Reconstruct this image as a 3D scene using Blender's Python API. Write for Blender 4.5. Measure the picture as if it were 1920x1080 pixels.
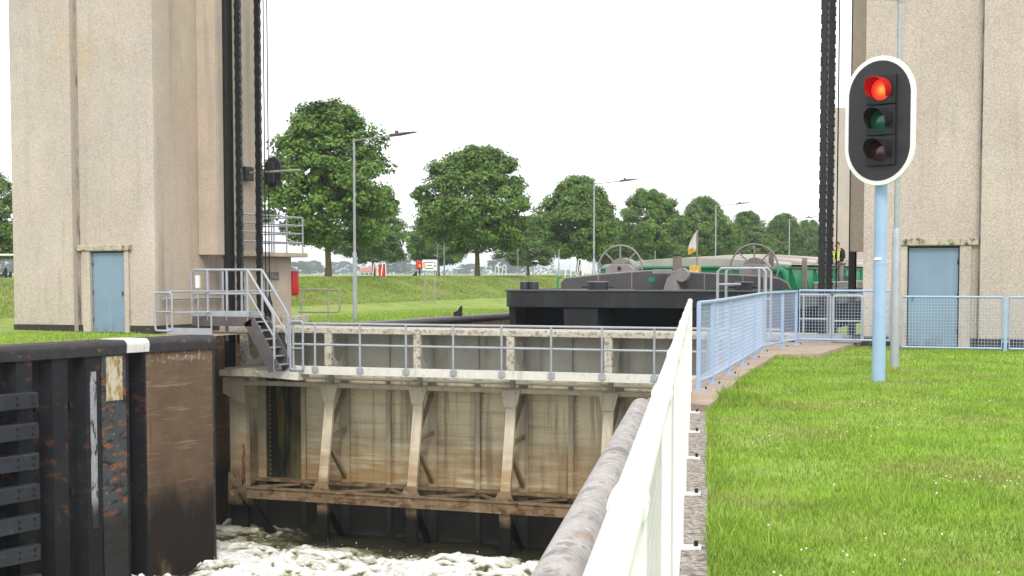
import bpy, math, random
import numpy as np
from mathutils import Vector, Matrix, noise
R = math.radians
random.seed(7); rng = np.random.default_rng(7)
for o in list(bpy.data.objects): bpy.data.objects.remove(o)
SC = bpy.context.scene; COL = SC.collection
# ------------------------------------------------------------------ camera
F, CY, TH, EYE = 2800.0, 680.0, R(21.06), 1.6
PIT = math.atan((CY - 513.0) / F)
cam = bpy.data.cameras.new('camera'); co = bpy.data.objects.new('camera', cam); COL.objects.link(co)
cam.sensor_width = 36; cam.lens = 36 * F / 1920; cam.shift_y = (CY - 540) / 1920
cam.clip_start = 0.05; cam.clip_end = 8000
co.location = (0, 0, EYE); co.rotation_euler = (R(90) - PIT, 0, TH)
SC.camera = co
SC.render.resolution_x = 1024; SC.render.resolution_y = 576
# ------------------------------------------------------------------ overcast sky
SUN_EL, SUN_AZ = R(43), R(152)          # azimuth measured clockwise from +Y
W = bpy.data.worlds.new('World'); SC.world = W; W.use_nodes = True
nt = W.node_tree; bg = nt.nodes['Background']
sky = nt.nodes.new('ShaderNodeTexSky'); sky.sky_type = 'NISHITA'; sky.sun_disc = False
sky.sun_elevation = SUN_EL; sky.sun_rotation = SUN_AZ; sky.dust_density = 6; sky.air_density = 1; sky.ozone_density = 1
mixc = nt.nodes.new('ShaderNodeMixRGB'); mixc.inputs['Fac'].default_value = 0.9
mixc.inputs['Color2'].default_value = (10.6, 10.7, 10.9, 1)      # even cloud layer veiling the blue
nt.links.new(sky.outputs[0], mixc.inputs['Color1']); nt.links.new(mixc.outputs[0], bg.inputs['Color'])
bg.inputs['Strength'].default_value = 0.11
sd = bpy.data.lights.new('sun', 'SUN'); sd.energy = 1.5; sd.angle = R(18); sd.color = (1, .96, .9)
so = bpy.data.objects.new('sun', sd); COL.objects.link(so)
sdir = Vector((math.sin(SUN_AZ) * math.cos(SUN_EL), math.cos(SUN_AZ) * math.cos(SUN_EL), math.sin(SUN_EL)))
so.rotation_euler = (-sdir).to_track_quat('-Z', 'Y').to_euler(); so.location = (0, -10, 30)
vs = SC.view_settings; vs.view_transform = 'Standard'; vs.look = 'None'; vs.exposure = 0.6; vs.gamma = 1
# ------------------------------------------------------------------ pixel -> place
cT, sT, cP, sP = math.cos(TH), math.sin(TH), math.cos(PIT), math.sin(PIT)
def ray(px, py):
    xr = (px - 960) / F; yu = -(py - CY) / F
    fwd = cP + yu * sP; up = -sP + yu * cP
    return Vector((-sT * fwd + cT * xr, cT * fwd + sT * xr, up))
def G(px, py, z=0.0):
    d = ray(px, py); k = (z - EYE) / d.z; return Vector((d.x * k, d.y * k, z))
def atY(px, py, Y):
    d = ray(px, py); k = Y / d.y; return Vector((d.x * k, Y, EYE + d.z * k))
def atX(px, py, X):
    d = ray(px, py); k = X / d.x; return Vector((X, d.y * k, EYE + d.z * k))
# ------------------------------------------------------------------ materials
MATS = {}
def mat(name, col, rough=.7, var=.12, scale=3.0, bump=0.0, bscale=30.0, metal=0.0, layers=(), emit=None, spec=.4, island=0.0, speck=0.0, speck_s=45.0):
    m = bpy.data.materials.new(name); m.use_nodes = True; t = m.node_tree; N = t.nodes; L = t.links
    b = N['Principled BSDF']; b.inputs['Roughness'].default_value = rough; b.inputs['Metallic'].default_value = metal
    b.inputs['Specular IOR Level'].default_value = spec
    geo = N.new('ShaderNodeNewGeometry'); pos = geo.outputs['Position']
    def nz(vec, detail=5):
        mp = N.new('ShaderNodeMapping'); mp.inputs['Scale'].default_value = vec; L.new(pos, mp.inputs[0])
        n = N.new('ShaderNodeTexNoise'); n.inputs['Scale'].default_value = 1; n.inputs['Detail'].default_value = detail
        n.inputs['Roughness'].default_value = .62
        L.new(mp.outputs[0], n.inputs['Vector']); return n.outputs['Fac']
    def rng_(sock, a, b_, c=0., d=1.):
        r = N.new('ShaderNodeMapRange'); r.interpolation_type = 'SMOOTHSTEP'
        for k, v in zip(('From Min', 'From Max', 'To Min', 'To Max'), (a, b_, c, d)): r.inputs[k].default_value = v
        L.new(sock, r.inputs['Value']); return r.outputs[0]
    def mul(a, b_, op='MULTIPLY'):
        q = N.new('ShaderNodeMath'); q.operation = op
        for i, v in enumerate((a, b_)):
            if isinstance(v, (int, float)): q.inputs[i].default_value = v
            else: L.new(v, q.inputs[i])
        return q.outputs[0]
    def hsv(csock, vsock):
        h = N.new('ShaderNodeHueSaturation'); L.new(csock, h.inputs['Color']); L.new(vsock, h.inputs['Value']); return h.outputs[0]
    rgb = N.new('ShaderNodeRGB'); rgb.outputs[0].default_value = (*col, 1); c = rgb.outputs[0]
    if var: c = hsv(c, rng_(nz((scale,) * 3), .25, .75, 1 - var, 1 + var))
    for ly in layers:
        lc, vec, lo, hi = ly[:4]; ex = ly[4] if len(ly) > 4 else {}
        mk = rng_(nz(vec), lo, hi)
        if 'z' in ex:      # stain that belongs to a height band (water line)
            sx = N.new('ShaderNodeSeparateXYZ'); L.new(pos, sx.inputs[0])
            zz = mul(sx.outputs[2], mul(mul(nz(ex.get('zn', (.8, .8, .3))), .5, 'SUBTRACT'), ex.get('zj', .6)), 'ADD')
            mk = mul(mk, rng_(zz, ex['z'][0], ex['z'][1])) if ex['z'][0] < ex['z'][1] else mul(mk, rng_(zz, ex['z'][1], ex['z'][0], 1., 0.))
        if 'f' in ex: mk = mul(mk, ex['f'])
        mx = N.new('ShaderNodeMixRGB'); L.new(mk, mx.inputs[0]); L.new(c, mx.inputs[1]); mx.inputs[2].default_value = (*lc, 1); c = mx.outputs[0]
    if speck:
        v = N.new('ShaderNodeTexVoronoi'); v.inputs['Scale'].default_value = speck_s; L.new(pos, v.inputs['Vector'])
        sp = N.new('ShaderNodeSeparateColor'); L.new(v.outputs['Color'], sp.inputs[0])
        c = hsv(c, rng_(sp.outputs[0], 0, 1, 1 - speck, 1 + speck))
    if island:
        c = hsv(c, rng_(geo.outputs['Random Per Island'], 0, 1, 1 - island, 1 + island))
    L.new(c, b.inputs['Base Color'])
    if bump:
        bp = N.new('ShaderNodeBump'); bp.inputs['Strength'].default_value = min(1, bump); bp.inputs['Distance'].default_value = .02
        L.new(nz((bscale,) * 3, 3), bp.inputs['Height']); L.new(bp.outputs[0], b.inputs['Normal'])
    if emit:
        b.inputs['Emission Color'].default_value = (*emit[0], 1); b.inputs['Emission Strength'].default_value = emit[1]
    MATS[name] = m; return m
STK = (1.6, 1.6, .12)     # vertical streaks
mat('aggregate', (.445, .386, .335), .9, .09, .5, .35, 90, speck=.20, speck_s=62, layers=[
    ((.33, .285, .245), (2.4, 2.4, .14), .50, .74, {'f': .6}), ((.53, .475, .43), (.5, .5, .4), .5, .75, {'f': .55}), ((.36, .33, .30), (.22, .22, .09), .46, .66, {'f': .4}),
    ((.44, .34, .22), (.7, .7, .35), .56, .78, {'f': .55}), ((.29, .25, .215), (9, 9, .5), .56, .72, {'f': .35}), ((.07, .06, .05), (26, 26, 26), .70, .75, {'f': .6}), ((.10, .085, .07), (3, 3, 1.2), .52, .72, {'z': (1.1, .1), 'zj': .9, 'f': .5})])
mat('joint_stain', (.33, .285, .245), .9, .2, 2, .3, layers=[((.07, .06, .05), (5, 5, .9), .48, .66, {'f': .8})])
mat('smooth_concrete', (.43, .36, .285), .85, .10, .7, .35, 40, speck=.10, layers=[
    ((.26, .24, .215), (1.8, 1.8, .11), .45, .66, {'f': .8}), ((.46, .37, .27), (.4, .4, .3), .5, .8, {'f': .5}), ((.12, .1, .08), (14, 14, 9), .70, .76, {'f': .6})])
mat('plinth', (.035, .03, .026), .8, .3, 4, .4, layers=[((.16, .14, .11), (6, 6, 6), .6, .7)])
mat('lintel', (.40, .36, .28), .9, .2, 3, .6, layers=[((.05, .05, .035), (7, 7, 5), .5, .66), ((.33, .27, .10), (9, 9, 9), .6, .7, {'f': .5})])
mat('door_blue', (.18, .265, .355), .45, .06, 1.5, .05, layers=[((.27, .37, .43), (5, 5, .4), .55, .8, {'f': .5}), ((.12, .17, .2), (8, 8, 8), .7, .76, {'f': .5}), ((.10, .11, .10), (6, 6, 3), .45, .65, {'z': (.4, .02), 'zj': .3, 'f': .6})])
mat('dark_frame', (.03, .03, .032), .6)
mat('galvanised', (.34, .365, .395), .5, .10, 4, .05, metal=.25, layers=[((.28, .29, .3), (8, 8, 3), .58, .75, {'f': .6})])
mat('old_galvanised', (.30, .285, .25), .6, .15, 4, .05, metal=.2)
mat('brown_steel', (.085, .072, .072), .6, .15, 3, .05)
mat('black_steel', (.009, .009, .010), .55, .3, 4, .1, layers=[((.06, .04, .03), (6, 6, 2), .62, .75, {'f': .6})])
mat('greased_chain', (.010, .010, .011), .45, .3, 8, .1, spec=.5, layers=[((.035, .033, .02), (5, 5, 3), .55, .7, {'f': .6})])
mat('blue_paint', (.30, .40, .57), .45, .06, 4, .03, layers=[((.40, .50, .6), (3, 3, 1), .6, .8, {'f': .4})])
mat('blue_post', (.29, .42, .60), .4, .05, 3, .02, layers=[((.12, .15, .16), (9, 9, 4), .62, .75, {'z': (.5, .0), 'f': .7})])
mat('wire_blue', (.38, .46, .61), .5, .05)
mat('white_wire', (.47, .48, .46), .6, .1, 6)
mat('white_paint', (.71, .72, .71), .45, .04, 3, .03, layers=[((.55, .56, .47), (6, 6, 2.5), .6, .78, {'f': .6}), ((.30, .22, .13), (18, 18, 18), .73, .77, {'f': .7})])
WATERLINE = [((.36, .31, .21), (.25, .25, 5), .35, .65, {'z': (-2.2, -3.2), 'zj': .5, 'f': .75}), ((.29, .175, .065), (.5, .5, 4), .26, .6, {'z': (-2.4, -3.9), 'zj': 1.3, 'zn': (1.6, 1.6, .5), 'f': .85}),
             ((.13, .085, .05), (3.2, 3.2, .18), .52, .68, {'f': .55}), ((.012, .011, .009), (1, 1, 1), .1, .2, {'z': (-4.25, -4.6), 'zj': .4})]
mat('gate_skin', (.74, .665, .455), .7, .08, 1.2, .15, spec=.2, layers=[((.33, .30, .22), (.3, .3, 7), .5, .7, {'f': .5})] + WATERLINE)
mat('gate_dark', (.40, .395, .345), .65, .1, 1.5, .1, layers=[((.10, .09, .07), (2.5, 2.5, .3), .55, .75, {'f': .6})])
mat('gate_algae', (.085, .068, .034), .7, .35, 1.4, .2, spec=.2, layers=[((.012, .012, .009), (1.6, 1.6, .15), .45, .6), ((.13, .14, .035), (2.2, 2.2, .2), .52, .68), ((.11, .055, .02), (2.5, 2.5, .15), .6, .72), WATERLINE[3]])
mat('gate_strut', (.56, .50, .385), .6, .08, 3, .1, layers=[((.36, .27, .15), (5, 5, .5), .5, .72, {'f': .6})] + WATERLINE[1:2] + WATERLINE[3:])
mat('gate_rust', (.19, .135, .08), .8, .25, 3, .3, spec=.15, layers=[((.10, .05, .02), (3, 3, 6), .5, .65), ((.36, .29, .19), (4, 4, 4), .55, .7, {'f': .7}), ((.010, .009, .008), (1, 1, 1), .1, .2, {'z': (-4.55, -4.95), 'zj': .5})])
mat('gate_rivet', (.42, .38, .28), .65, .12, 3, .1, layers=WATERLINE[1:])
mat('gate_brace', (.26, .225, .16), .7, .2, 4, .2, layers=WATERLINE[1:2])
mat('lichen_beam', (.46, .43, .36), .9, .15, 4, .5, layers=[((.13, .115, .085), (12, 12, 12), .5, .62, {'f': .75}), ((.40, .36, .2), (7, 7, 7), .62, .72, {'f': .5})])
mat('toe_board', (.60, .60, .54), .6, .06, 4, .1, layers=[((.25, .24, .18), (12, 12, 8), .58, .7, {'f': .5}), ((.33, .30, .2), (3, 3, 1), .55, .75, {'f': .5})])
mat('pile_steel', (.015, .016, .019), .6, .3, 2, .25, spec=.2, layers=[((.085, .035, .018), (3, 3, 5), .56, .66, {'f': .8}), ((.075, .08, .085), (4, 4, 1.2), .62, .75, {'f': .6}), ((.008, .008, .008), (1, 1, 1), .1, .2, {'z': (-3.4, -4.6), 'zj': 1.2, 'f': .8})])
mat('worn_plate', (.05, .058, .064), .55, .25, 3, .3, layers=[((.26, .085, .03), (3, 3, 7), .54, .62, {'f': .85}), ((.016, .016, .017), (3, 3, 6), .55, .63), ((.42, .36, .28), (7, 7, 16), .66, .71), ((.01, .01, .01), (1, 1, 1), .1, .2, {'z': (-3.6, -4.2), 'zj': .8, 'f': .9})])
mat('gauge_board', (.52, .47, .36), .8, .12, 3, .2, layers=[((.30, .22, .06), (6, 6, 2), .46, .58), ((.10, .085, .05), (8, 8, 2.5), .54, .62)])
mat('worn_white', (.30, .31, .33), .7, .2, 4, .2, layers=[((.03, .03, .032), (8, 8, 2.2), .50, .58), ((.02, .02, .02), (1, 1, 1), .1, .2, {'z': (-3.4, -4.0), 'zj': .8})])
mat('fender_steel', (.024, .029, .036), .45, .25, 3, .2, layers=[((.02, .02, .022), (4, 4, 9), .52, .62), ((.22, .22, .21), (9, 9, 12), .69, .73), ((.24, .17, .08), (6, 6, 6), .66, .73)])
mat('wall_concrete', (.14, .095, .06), .9, .2, 1.2, .7, 18, spec=.2, layers=[((.30, .24, .18), (.6, .6, 9), .55, .7, {'f': .55}), ((.10, .065, .045), (.9, .9, 4), .52, .68, {'f': .7}), ((.17, .06, .03), (3.2, 3.2, .3), .58, .68, {'f': .75}),
    ((.50, .45, .38), (1.2, 1.2, 30), .70, .73, {'f': .7}), ((.5, .45, .4), (9, 9, 9), .56, .64, {'z': (-.65, -.42), 'zj': .25, 'f': .7}), ((.014, .011, .009), (1.4, 1.4, .5), .25, .5, {'z': (-3.0, -4.3), 'zj': 1.8, 'f': .95})])
mat('dark_coping', (.028, .026, .027), .6, .3, 3, .3, layers=[((.13, .095, .07), (5, 5, 8), .58, .68, {'f': .8}), ((.15, .06, .03), (8, 8, 10), .66, .72)])
mat('white_block', (.66, .66, .63), .7, .08, 4, .2, layers=[((.35, .34, .31), (7, 7, 5), .58, .7, {'f': .6})])
mat('brown_path', (.27, .20, .155), .9, .2, 2, .5, layers=[((.12, .10, .08), (6, 6, 6), .6, .75, {'f': .6})])
mat('pebble_concrete', (.30, .265, .235), .95, .15, 2, 1, 28, speck=.45, speck_s=45, layers=[((.10, .085, .07), (9, 9, 9), .56, .64, {'f': .7}), ((.18, .17, .05), (4, 4, 4), .63, .70, {'f': .8})])
mat('slab_concrete', (.36, .28, .215), .92, .14, 1.5, .5, 25, speck=.15, layers=[((.18, .14, .11), (5, 5, 5), .58, .72, {'f': .6})])
mat('round_coping', (.37, .345, .33), .85, .15, 3, .7, 22, layers=[((.13, .12, .115), (14, 7, 14), .52, .66, {'f': .6}), ((.55, .53, .5), (18, 9, 18), .58, .66, {'f': .7}), ((.30, .21, .15), (2, .8, 2), .62, .70, {'f': .7}), ((.10, .09, .08), (2.5, 1.2, 2.5), .56, .68, {'f': .6})])
mat('grass_ground', (.235, .32, .06), .95, .18, 1.4, .8, 25, layers=[((.21, .24, .06), (.35, .35, .35), .48, .75, {'f': .7}), ((.07, .125, .022), (1.5, 1.5, 1.5), .55, .75, {'f': .6})])
mat('bank_grass', (.195, .275, .045), .95, .2, 1.2, .9, 14, layers=[((.26, .275, .075), (.25, .25, .5), .45, .7, {'f': .7}), ((.085, .13, .026), (.8, .8, 1.6), .55, .72, {'f': .6})])
mat('slope_grass', (.17, .23, .042), .95, .25, .9, .9, 10, layers=[((.235, .215, .08), (.3, .25, .9), .45, .68, {'f': .75}), ((.065, .095, .022), (.7, .5, 1.4), .54, .7, {'f': .75})])
mat('grass_blade', (.245, .385, .05), .6, .22, .9, 0, island=.35, spec=.25, layers=[((.37, .37, .13), (.55, .55, .55), .46, .7, {'f': .7}), ((.185, .30, .042), (1.1, 1.1, 1.1), .55, .75, {'f': .5})])
mat('slope_blade', (.215, .295, .055), .7, .25, .5, 0, island=.35, spec=.2, layers=[((.28, .26, .09), (.35, .3, .9), .48, .68, {'f': .65}), ((.10, .135, .028), (.6, .45, 1.2), .54, .7, {'f': .65})])
mat('clover', (.72, .68, .62), .8, .1)
mat('leaf', (.105, .195, .03), .55, .45, .55, 0, island=.4, spec=.35, layers=[((.155, .245, .04), (1.1, 1.1, 1.1), .5, .7, {'f': .75})])
mat('leaf_far', (.075, .125, .045), .8, .2, .2, 0, island=.3, spec=.1)
mat('bark', (.16, .125, .06), .9, .25, 5, .6, layers=[((.22, .17, .05), (4, 4, 1), .55, .7, {'f': .6})])
mat('asphalt', (.16, .15, .14), .9, .12, 2, .4)
mat('hull_black', (.018, .020, .024), .5, .25, .8, .1, layers=[((.075, .075, .08), (.6, .6, 9), .62, .70, {'f': .7}), ((.12, .045, .02), (2.2, 2.2, .5), .64, .70, {'f': .6}), ((.05, .055, .065), (1.2, 1.2, .2), .52, .75, {'f': .7}), ((.10, .05, .03), (4, 4, 4), .70, .74, {'f': .7})])
mat('hull_under', (.004, .004, .005), .9, .2, spec=.05)
mat('deck_grey', (.078, .074, .078), .5, .1, 1, .05, layers=[((.13, .125, .125), (2, 2, .4), .55, .75, {'f': .5})])
mat('winch_grey', (.27, .25, .245), .55, .12, 3, .1)
mat('rim_steel', (.26, .235, .215), .5, .15, 3)
mat('ship_green', (.008, .25, .105), .4, .08, 1.5, .03, layers=[((.02, .17, .08), (3, 3, .5), .58, .75, {'f': .5})])
mat('hatch', (.40, .37, .335), .6, .12, 1, .15, layers=[((.24, .22, .2), (.4, 4, 4), .55, .7, {'f': .6}), ((.62, .6, .57), (2, .3, 2), .6, .75, {'f': .6})])
mat('timber', (.23, .19, .165), .9, .2, 4, .4)
mat('flag_white', (.78, .76, .74), .8, .04)
mat('yellow', (.70, .46, .08), .6, .15, 6)
mat('rope', (.62, .50, .27), .9, .15, 12)
mat('red_box', (.50, .018, .022), .35, .08, 3)
mat('sign_white', (.74, .75, .76), .5, .03)
mat('ink', (.03, .03, .05), .6, 0); mat('sign_red', (.55, .05, .10), .5, 0); mat('sign_blue', (.05, .07, .25), .5, 0)
mat('signal_black', (.022, .022, .025), .45, .1, 4, .03); mat('signal_white', (.78, .78, .77), .4, .02)
mat('hood', (.010, .010, .011), .5, 0); mat('grime', (.06, .055, .045), .9, .2, 6)
mat('red_lit', (.5, .01, .004), .3, 0, emit=((1, .055, .015), 1.6)); mat('amber_core', (.6, .2, .01), .3, 0, emit=((1, .34, .02), 1.5))
mat('red_hood', (.45, .008, .008), .35, 0)
mat('green_lens', (.004, .10, .05), .08, 0, spec=.8); mat('dark_lens', (.045, .008, .012), .08, 0, spec=.8)
mat('rust_chain', (.16, .075, .03), .8, .3, 8)
mat('skin', (.50, .27, .19), .6, .05); mat('hair', (.10, .045, .02), .8, .2, 20); mat('hoodie', (.012, .012, .014), .9, .2, 6)
mat('vest', (.55, .80, .06), .6, .05); mat('reflex', (.45, .47, .42), .4, .05); mat('trousers', (.19, .185, .19), .9, .12, 6)
mat('far_wall', (.45, .42, .40), .8, .05); mat('far_roof', (.40, .12, .08), .8, .1); mat('pale_paint', (.72, .73, .74), .5, .04)
# leaves let some light through
for nm in ('leaf', 'grass_blade', 'leaf_far', 'slope_blade'):
    b = MATS[nm].node_tree.nodes['Principled BSDF']; t = MATS[nm].node_tree
    out = t.nodes['Material Output']; tr = t.nodes.new('ShaderNodeBsdfTranslucent'); mx = t.nodes.new('ShaderNodeMixShader'); mx.inputs[0].default_value = .3
    t.links.new(b.inputs['Base Color'].links[0].from_socket, tr.inputs[0])
    t.links.new(b.outputs[0], mx.inputs[1]); t.links.new(tr.outputs[0], mx.inputs[2]); t.links.new(mx.outputs[0], out.inputs[0])
# ------------------------------------------------------------------ mesh collector
BASE = {}
class MB:
    def __init__(s): s.v = []; s.f = []
    def add(s, vs, fs):
        n = len(s.v); s.v += [tuple(v) for v in vs]; s.f += [tuple(i + n for i in f) for f in fs]; return s
    def box(s, x0, x1, y0, y1, z0, z1):
        return s.add([(x, y, z) for z in (z0, z1) for y in (y0, y1) for x in (x0, x1)],
                     [(0, 2, 3, 1), (4, 5, 7, 6), (0, 1, 5, 4), (2, 6, 7, 3), (0, 4, 6, 2), (1, 3, 7, 5)])
    def beam(s, p, q, w, h, up=(0, 0, 1)):      # rectangular bar from p to q; h measured along up
        p, q = Vector(p), Vector(q); d = (q - p).normalized(); up = Vector(up)
        a = d.cross(up)
        if a.length < 1e-4: a = d.cross(Vector((1, 0, 0)))
        a.normalize(); u = a.cross(d).normalized(); a = a * (w / 2); u = u * (h / 2)
        return s.add([e + i * a + j * u for e in (p, q) for j in (-1, 1) for i in (-1, 1)],
                     [(0, 1, 3, 2), (4, 6, 7, 5), (0, 4, 5, 1), (2, 3, 7, 6), (0, 2, 6, 4), (1, 5, 7, 3)])
    def tube(s, pts, r, n=8, close=False, cap=True):
        pts = [Vector(p) for p in pts]; m = len(pts); rr = r if isinstance(r, (list, tuple)) else [r] * m
        vs = []; prev = None
        for i, p in enumerate(pts):
            if close: d = pts[(i + 1) % m] - pts[i - 1]
            else: d = pts[min(i + 1, m - 1)] - pts[max(i - 1, 0)]
            d.normalize()
            if prev is None:
                a = d.cross(Vector((0, 0, 1)))
                if a.length < 1e-3: a = Vector((1, 0, 0))
            else: a = prev - d * prev.dot(d)
            a.normalize(); prev = a; b = d.cross(a)
            vs += [p + (a * math.cos(2 * math.pi * k / n) + b * math.sin(2 * math.pi * k / n)) * rr[i] for k in range(n)]
        fs = []
        for i in range(m if close else m - 1):
            j = (i + 1) % m
            fs += [(i * n + k, i * n + (k + 1) % n, j * n + (k + 1) % n, j * n + k) for k in range(n)]
        if cap and not close: fs += [tuple(range(n - 1, -1, -1)), tuple((m - 1) * n + k for k in range(n))]
        return s.add(vs, fs)
    def prism(s, poly, d):                      # polygon (3d points) pushed along d
        n = len(poly); d = Vector(d); P = [Vector(p) for p in poly]
        return s.add(P + [p + d for p in P], [tuple(range(n - 1, -1, -1)), tuple(range(n, 2 * n))] + [(i, (i + 1) % n, n + (i + 1) % n, n + i) for i in range(n)])
    def ball(s, c, r, n=10, m=6, sc=(1, 1, 1)):
        vs = [(c[0], c[1], c[2] - r * sc[2])]
        for j in range(1, m):
            a = -math.pi / 2 + math.pi * j / m
            vs += [(c[0] + r * sc[0] * math.cos(a) * math.cos(2 * math.pi * k / n), c[1] + r * sc[1] * math.cos(a) * math.sin(2 * math.pi * k / n), c[2] + r * sc[2] * math.sin(a)) for k in range(n)]
        vs.append((c[0], c[1], c[2] + r * sc[2])); fs = []
        for k in range(n): fs.append((0, 1 + (k + 1) % n, 1 + k)); fs.append((len(vs) - 1, 1 + (m - 2) * n + k, 1 + (m - 2) * n + (k + 1) % n))
        for j in range(m - 2):
            fs += [(1 + j * n + k, 1 + j * n + (k + 1) % n, 1 + (j + 1) * n + (k + 1) % n, 1 + (j + 1) * n + k) for k in range(n)]
        return s.add(vs, fs)
    def build(s, name, m, parent=None, bevel=0, smooth=False, base=None):
        if parent is not None: bs = BASE[parent.name]
        else: bs = Vector(base) if base is not None else Vector((sum(v[0] for v in s.v) / len(s.v), sum(v[1] for v in s.v) / len(s.v), min(v[2] for v in s.v)))
        me = bpy.data.meshes.new(name); me.from_pydata([(v[0] - bs[0], v[1] - bs[1], v[2] - bs[2]) for v in s.v], [], s.f); me.update()
        me.materials.append(MATS[m]); o = bpy.data.objects.new(name, me); COL.objects.link(o)
        if parent is not None: o.parent = parent
        else: o.location = bs
        BASE[o.name] = bs
        if smooth:
            me.polygons.foreach_set('use_smooth', [True] * len(me.polygons))
            me.set_sharp_from_angle(angle=R(38))
        if bevel:
            md = o.modifiers.new('bevel', 'BEVEL'); md.width = bevel; md.segments = 2; md.limit_method = 'ANGLE'
        return o
def tag(o, label=None, cat=None, group=None, kind=None):
    for k, v in (('label', label), ('category', cat), ('group', group), ('kind', kind)):
        if v: o[k] = v
    return o
def thing(name, label, cat, base, group=None):
    o = bpy.data.objects.new(name, None); COL.objects.link(o); o.location = base; o.empty_display_size = .3
    BASE[o.name] = Vector(base); return tag(o, label, cat, group)
def copy_tree(o, parent=None, delta=(0, 0, 0)):
    c = o.copy(); COL.objects.link(c); c.parent = parent; BASE[c.name] = BASE[o.name] + Vector(delta)
    if parent is None: c.location = o.location + Vector(delta)
    for ch in [x for x in o.children]: copy_tree(ch, c, delta)
    return c
def arc(c, r, a0, a1, n, ax=(1, 0, 0), ay=(0, 0, 1)):
    ax, ay, c = Vector(ax), Vector(ay), Vector(c)
    return [c + ax * (r * math.cos(a0 + (a1 - a0) * i / n)) + ay * (r * math.sin(a0 + (a1 - a0) * i / n)) for i in range(n + 1)]
def struct(o): return tag(o, kind='structure')
def part(name, m, parent, fn, **kw):
    b = MB(); fn(b); return b.build(name, m, parent, **kw)
# ================================================================== SETTING
CX = -13.9                                   # lock axis
WZ = -5.66                                   # low water
def edgeL(y): return -20.4 - .1495 * (32.2 - y) if y < 32.2 else (-23.0 if y < 38.3 else -20.8)
def strip(name, m, xs, zs, ys, edge=None, wob=0.0):
    b = MB(); nx = len(xs)
    for y in ys:
        for i, x in enumerate(xs):
            xx = edge(y) if (edge and i == 0) else x
            zz = zs[i] + (wob * noise.noise((xx * .35, y * .35, 0)) if 0 < i else 0)
            b.v.append((xx, y, zz))
    for j in range(len(ys) - 1):
        for i in range(nx - 1): b.f.append((j * nx + i, (j + 1) * nx + i, (j + 1) * nx + i + 1, j * nx + i + 1))
    return struct(b.build(name, m, None, base=(0, 0, 0), smooth=True))
ys = [-30, -10, 5, 15, 20, 24, 26, 28, 30, 31, 32.19, 32.21, 34, 36, 38.29, 38.31] + list(range(40, 130, 2)) + list(range(130, 200, 6)) + [220, 260, 320, 420, 600, 900]
strip('lawn', 'bank_grass', [-20.8, -23.6, -25, -26.5, -28, -29.3, -30.3], [-.02, -.02, .0, .03, .06, .12, .26], ys, edgeL, .03)
strip('dike_slope', 'slope_grass', [-30.3, -31.0, -31.8, -32.6, -33.4, -34.1, -34.7], [.26, .40, .66, .95, 1.2, 1.37, 1.42], ys, None, .10)
strip('dike_crown', 'bank_grass', [-34.7, -36, -38, -41, -50], [1.42, 1.43, 1.42, 1.40, 1.3], ys, None, .02)
strip('meadow', 'bank_grass', [-50, -120, -400, -1200, -3000], [1.3, 1.1, .9, .6, .5], [-30, 20, 60, 100, 160, 240, 400, 700, 900], None, 0)
b = MB(); b.box(-3000, 3000, 900, 4500, -1, .4); struct(b.build('far_field', 'bank_grass', base=(0, 900, 0)))
b = MB(); b.box(-22.4, -20.95, 38.4, 178, -.3, .004); struct(b.build('quay_pavement', 'asphalt', base=(-21.7, 40, 0), bevel=.01))
b = MB(); b.add([(edgeL(24) - .3, 24, .0), (edgeL(24) - 1.1, 24, .0), (-22.6, 33.55, .012), (-23.0, 33.55, .012), (-23.0, 35.7, .012), (-20.75, 35.7, .012), (-20.75, 32.1, .012), (edgeL(28) - .3, 28, .012)], [(0, 1, 2, 3, 4, 5, 6, 7)][::1])
b.f = [tuple(reversed(f)) for f in b.f]; struct(b.build('wall_path', 'brown_path', base=(-22, 30, 0)))
b = MB(); b.box(-60, -27.7, 34.6, 36.0, -.2, .055); struct(b.build('paved_path', 'slab_concrete', base=(-40, 35, 0)))
# right bank: grass polygon with slab and strip beside it
GE = [(1.3, -6), (-.49 + .0, 2.17), (-1.86, 7.75), (-4.06, 16.75), (-4.32, 18.76), (-4.77, 21.7), (-5.45, 27.9), (-4.75, 28.5), (-4.75, 32.95), (40, 32.95), (40, -6)]
from mathutils.geometry import tessellate_polygon
def poly_sheet(name, m, pts, z, base, thick=None):
    b = MB(); P = [Vector((p[0], p[1], z)) for p in pts]; b.v = [tuple(p) for p in P]; b.f = [tuple(t) for t in tessellate_polygon([P])]
    a = sum(P[i].x * P[(i + 1) % len(P)].y - P[(i + 1) % len(P)].x * P[i].y for i in range(len(P)))
    t = b.f[0]; nrm = (P[t[1]] - P[t[0]]).cross(P[t[2]] - P[t[0]]).z
    if nrm < 0: b.f = [tuple(reversed(f)) for f in b.f]
    if thick:
        n = len(P); b.v += [(p.x, p.y, z - thick) for p in P]
        for i in range(n):
            j = (i + 1) % n; q = (i, n + i, n + j, j)
            b.f.append(q if a > 0 else tuple(reversed(q)))
    return struct(b.build(name, m, None, base=base))
ground_r = poly_sheet('grass_bank', 'grass_ground', GE, 0.0, (0, 0, 0))
poly_sheet('bank_behind_tower', 'bank_grass', [(-4.0, 32.95), (-6.0, 41), (-6.9, 41), (-6.9, 900), (3000, 900), (3000, -6), (40, -6), (40, 32.95)], -.004, (0, 40, 0))
poly_sheet('wall_strip', 'pebble_concrete', [(-.6, -6), (.35, -6), (-.49, 2.17), (-1.86, 7.75), (-4.06, 16.8), (-4.95, 17.4), (-3.95, 13.0), (-2.72, 7.75), (-1.42, 2.17)], .012, (-2, 8, 0))
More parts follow.
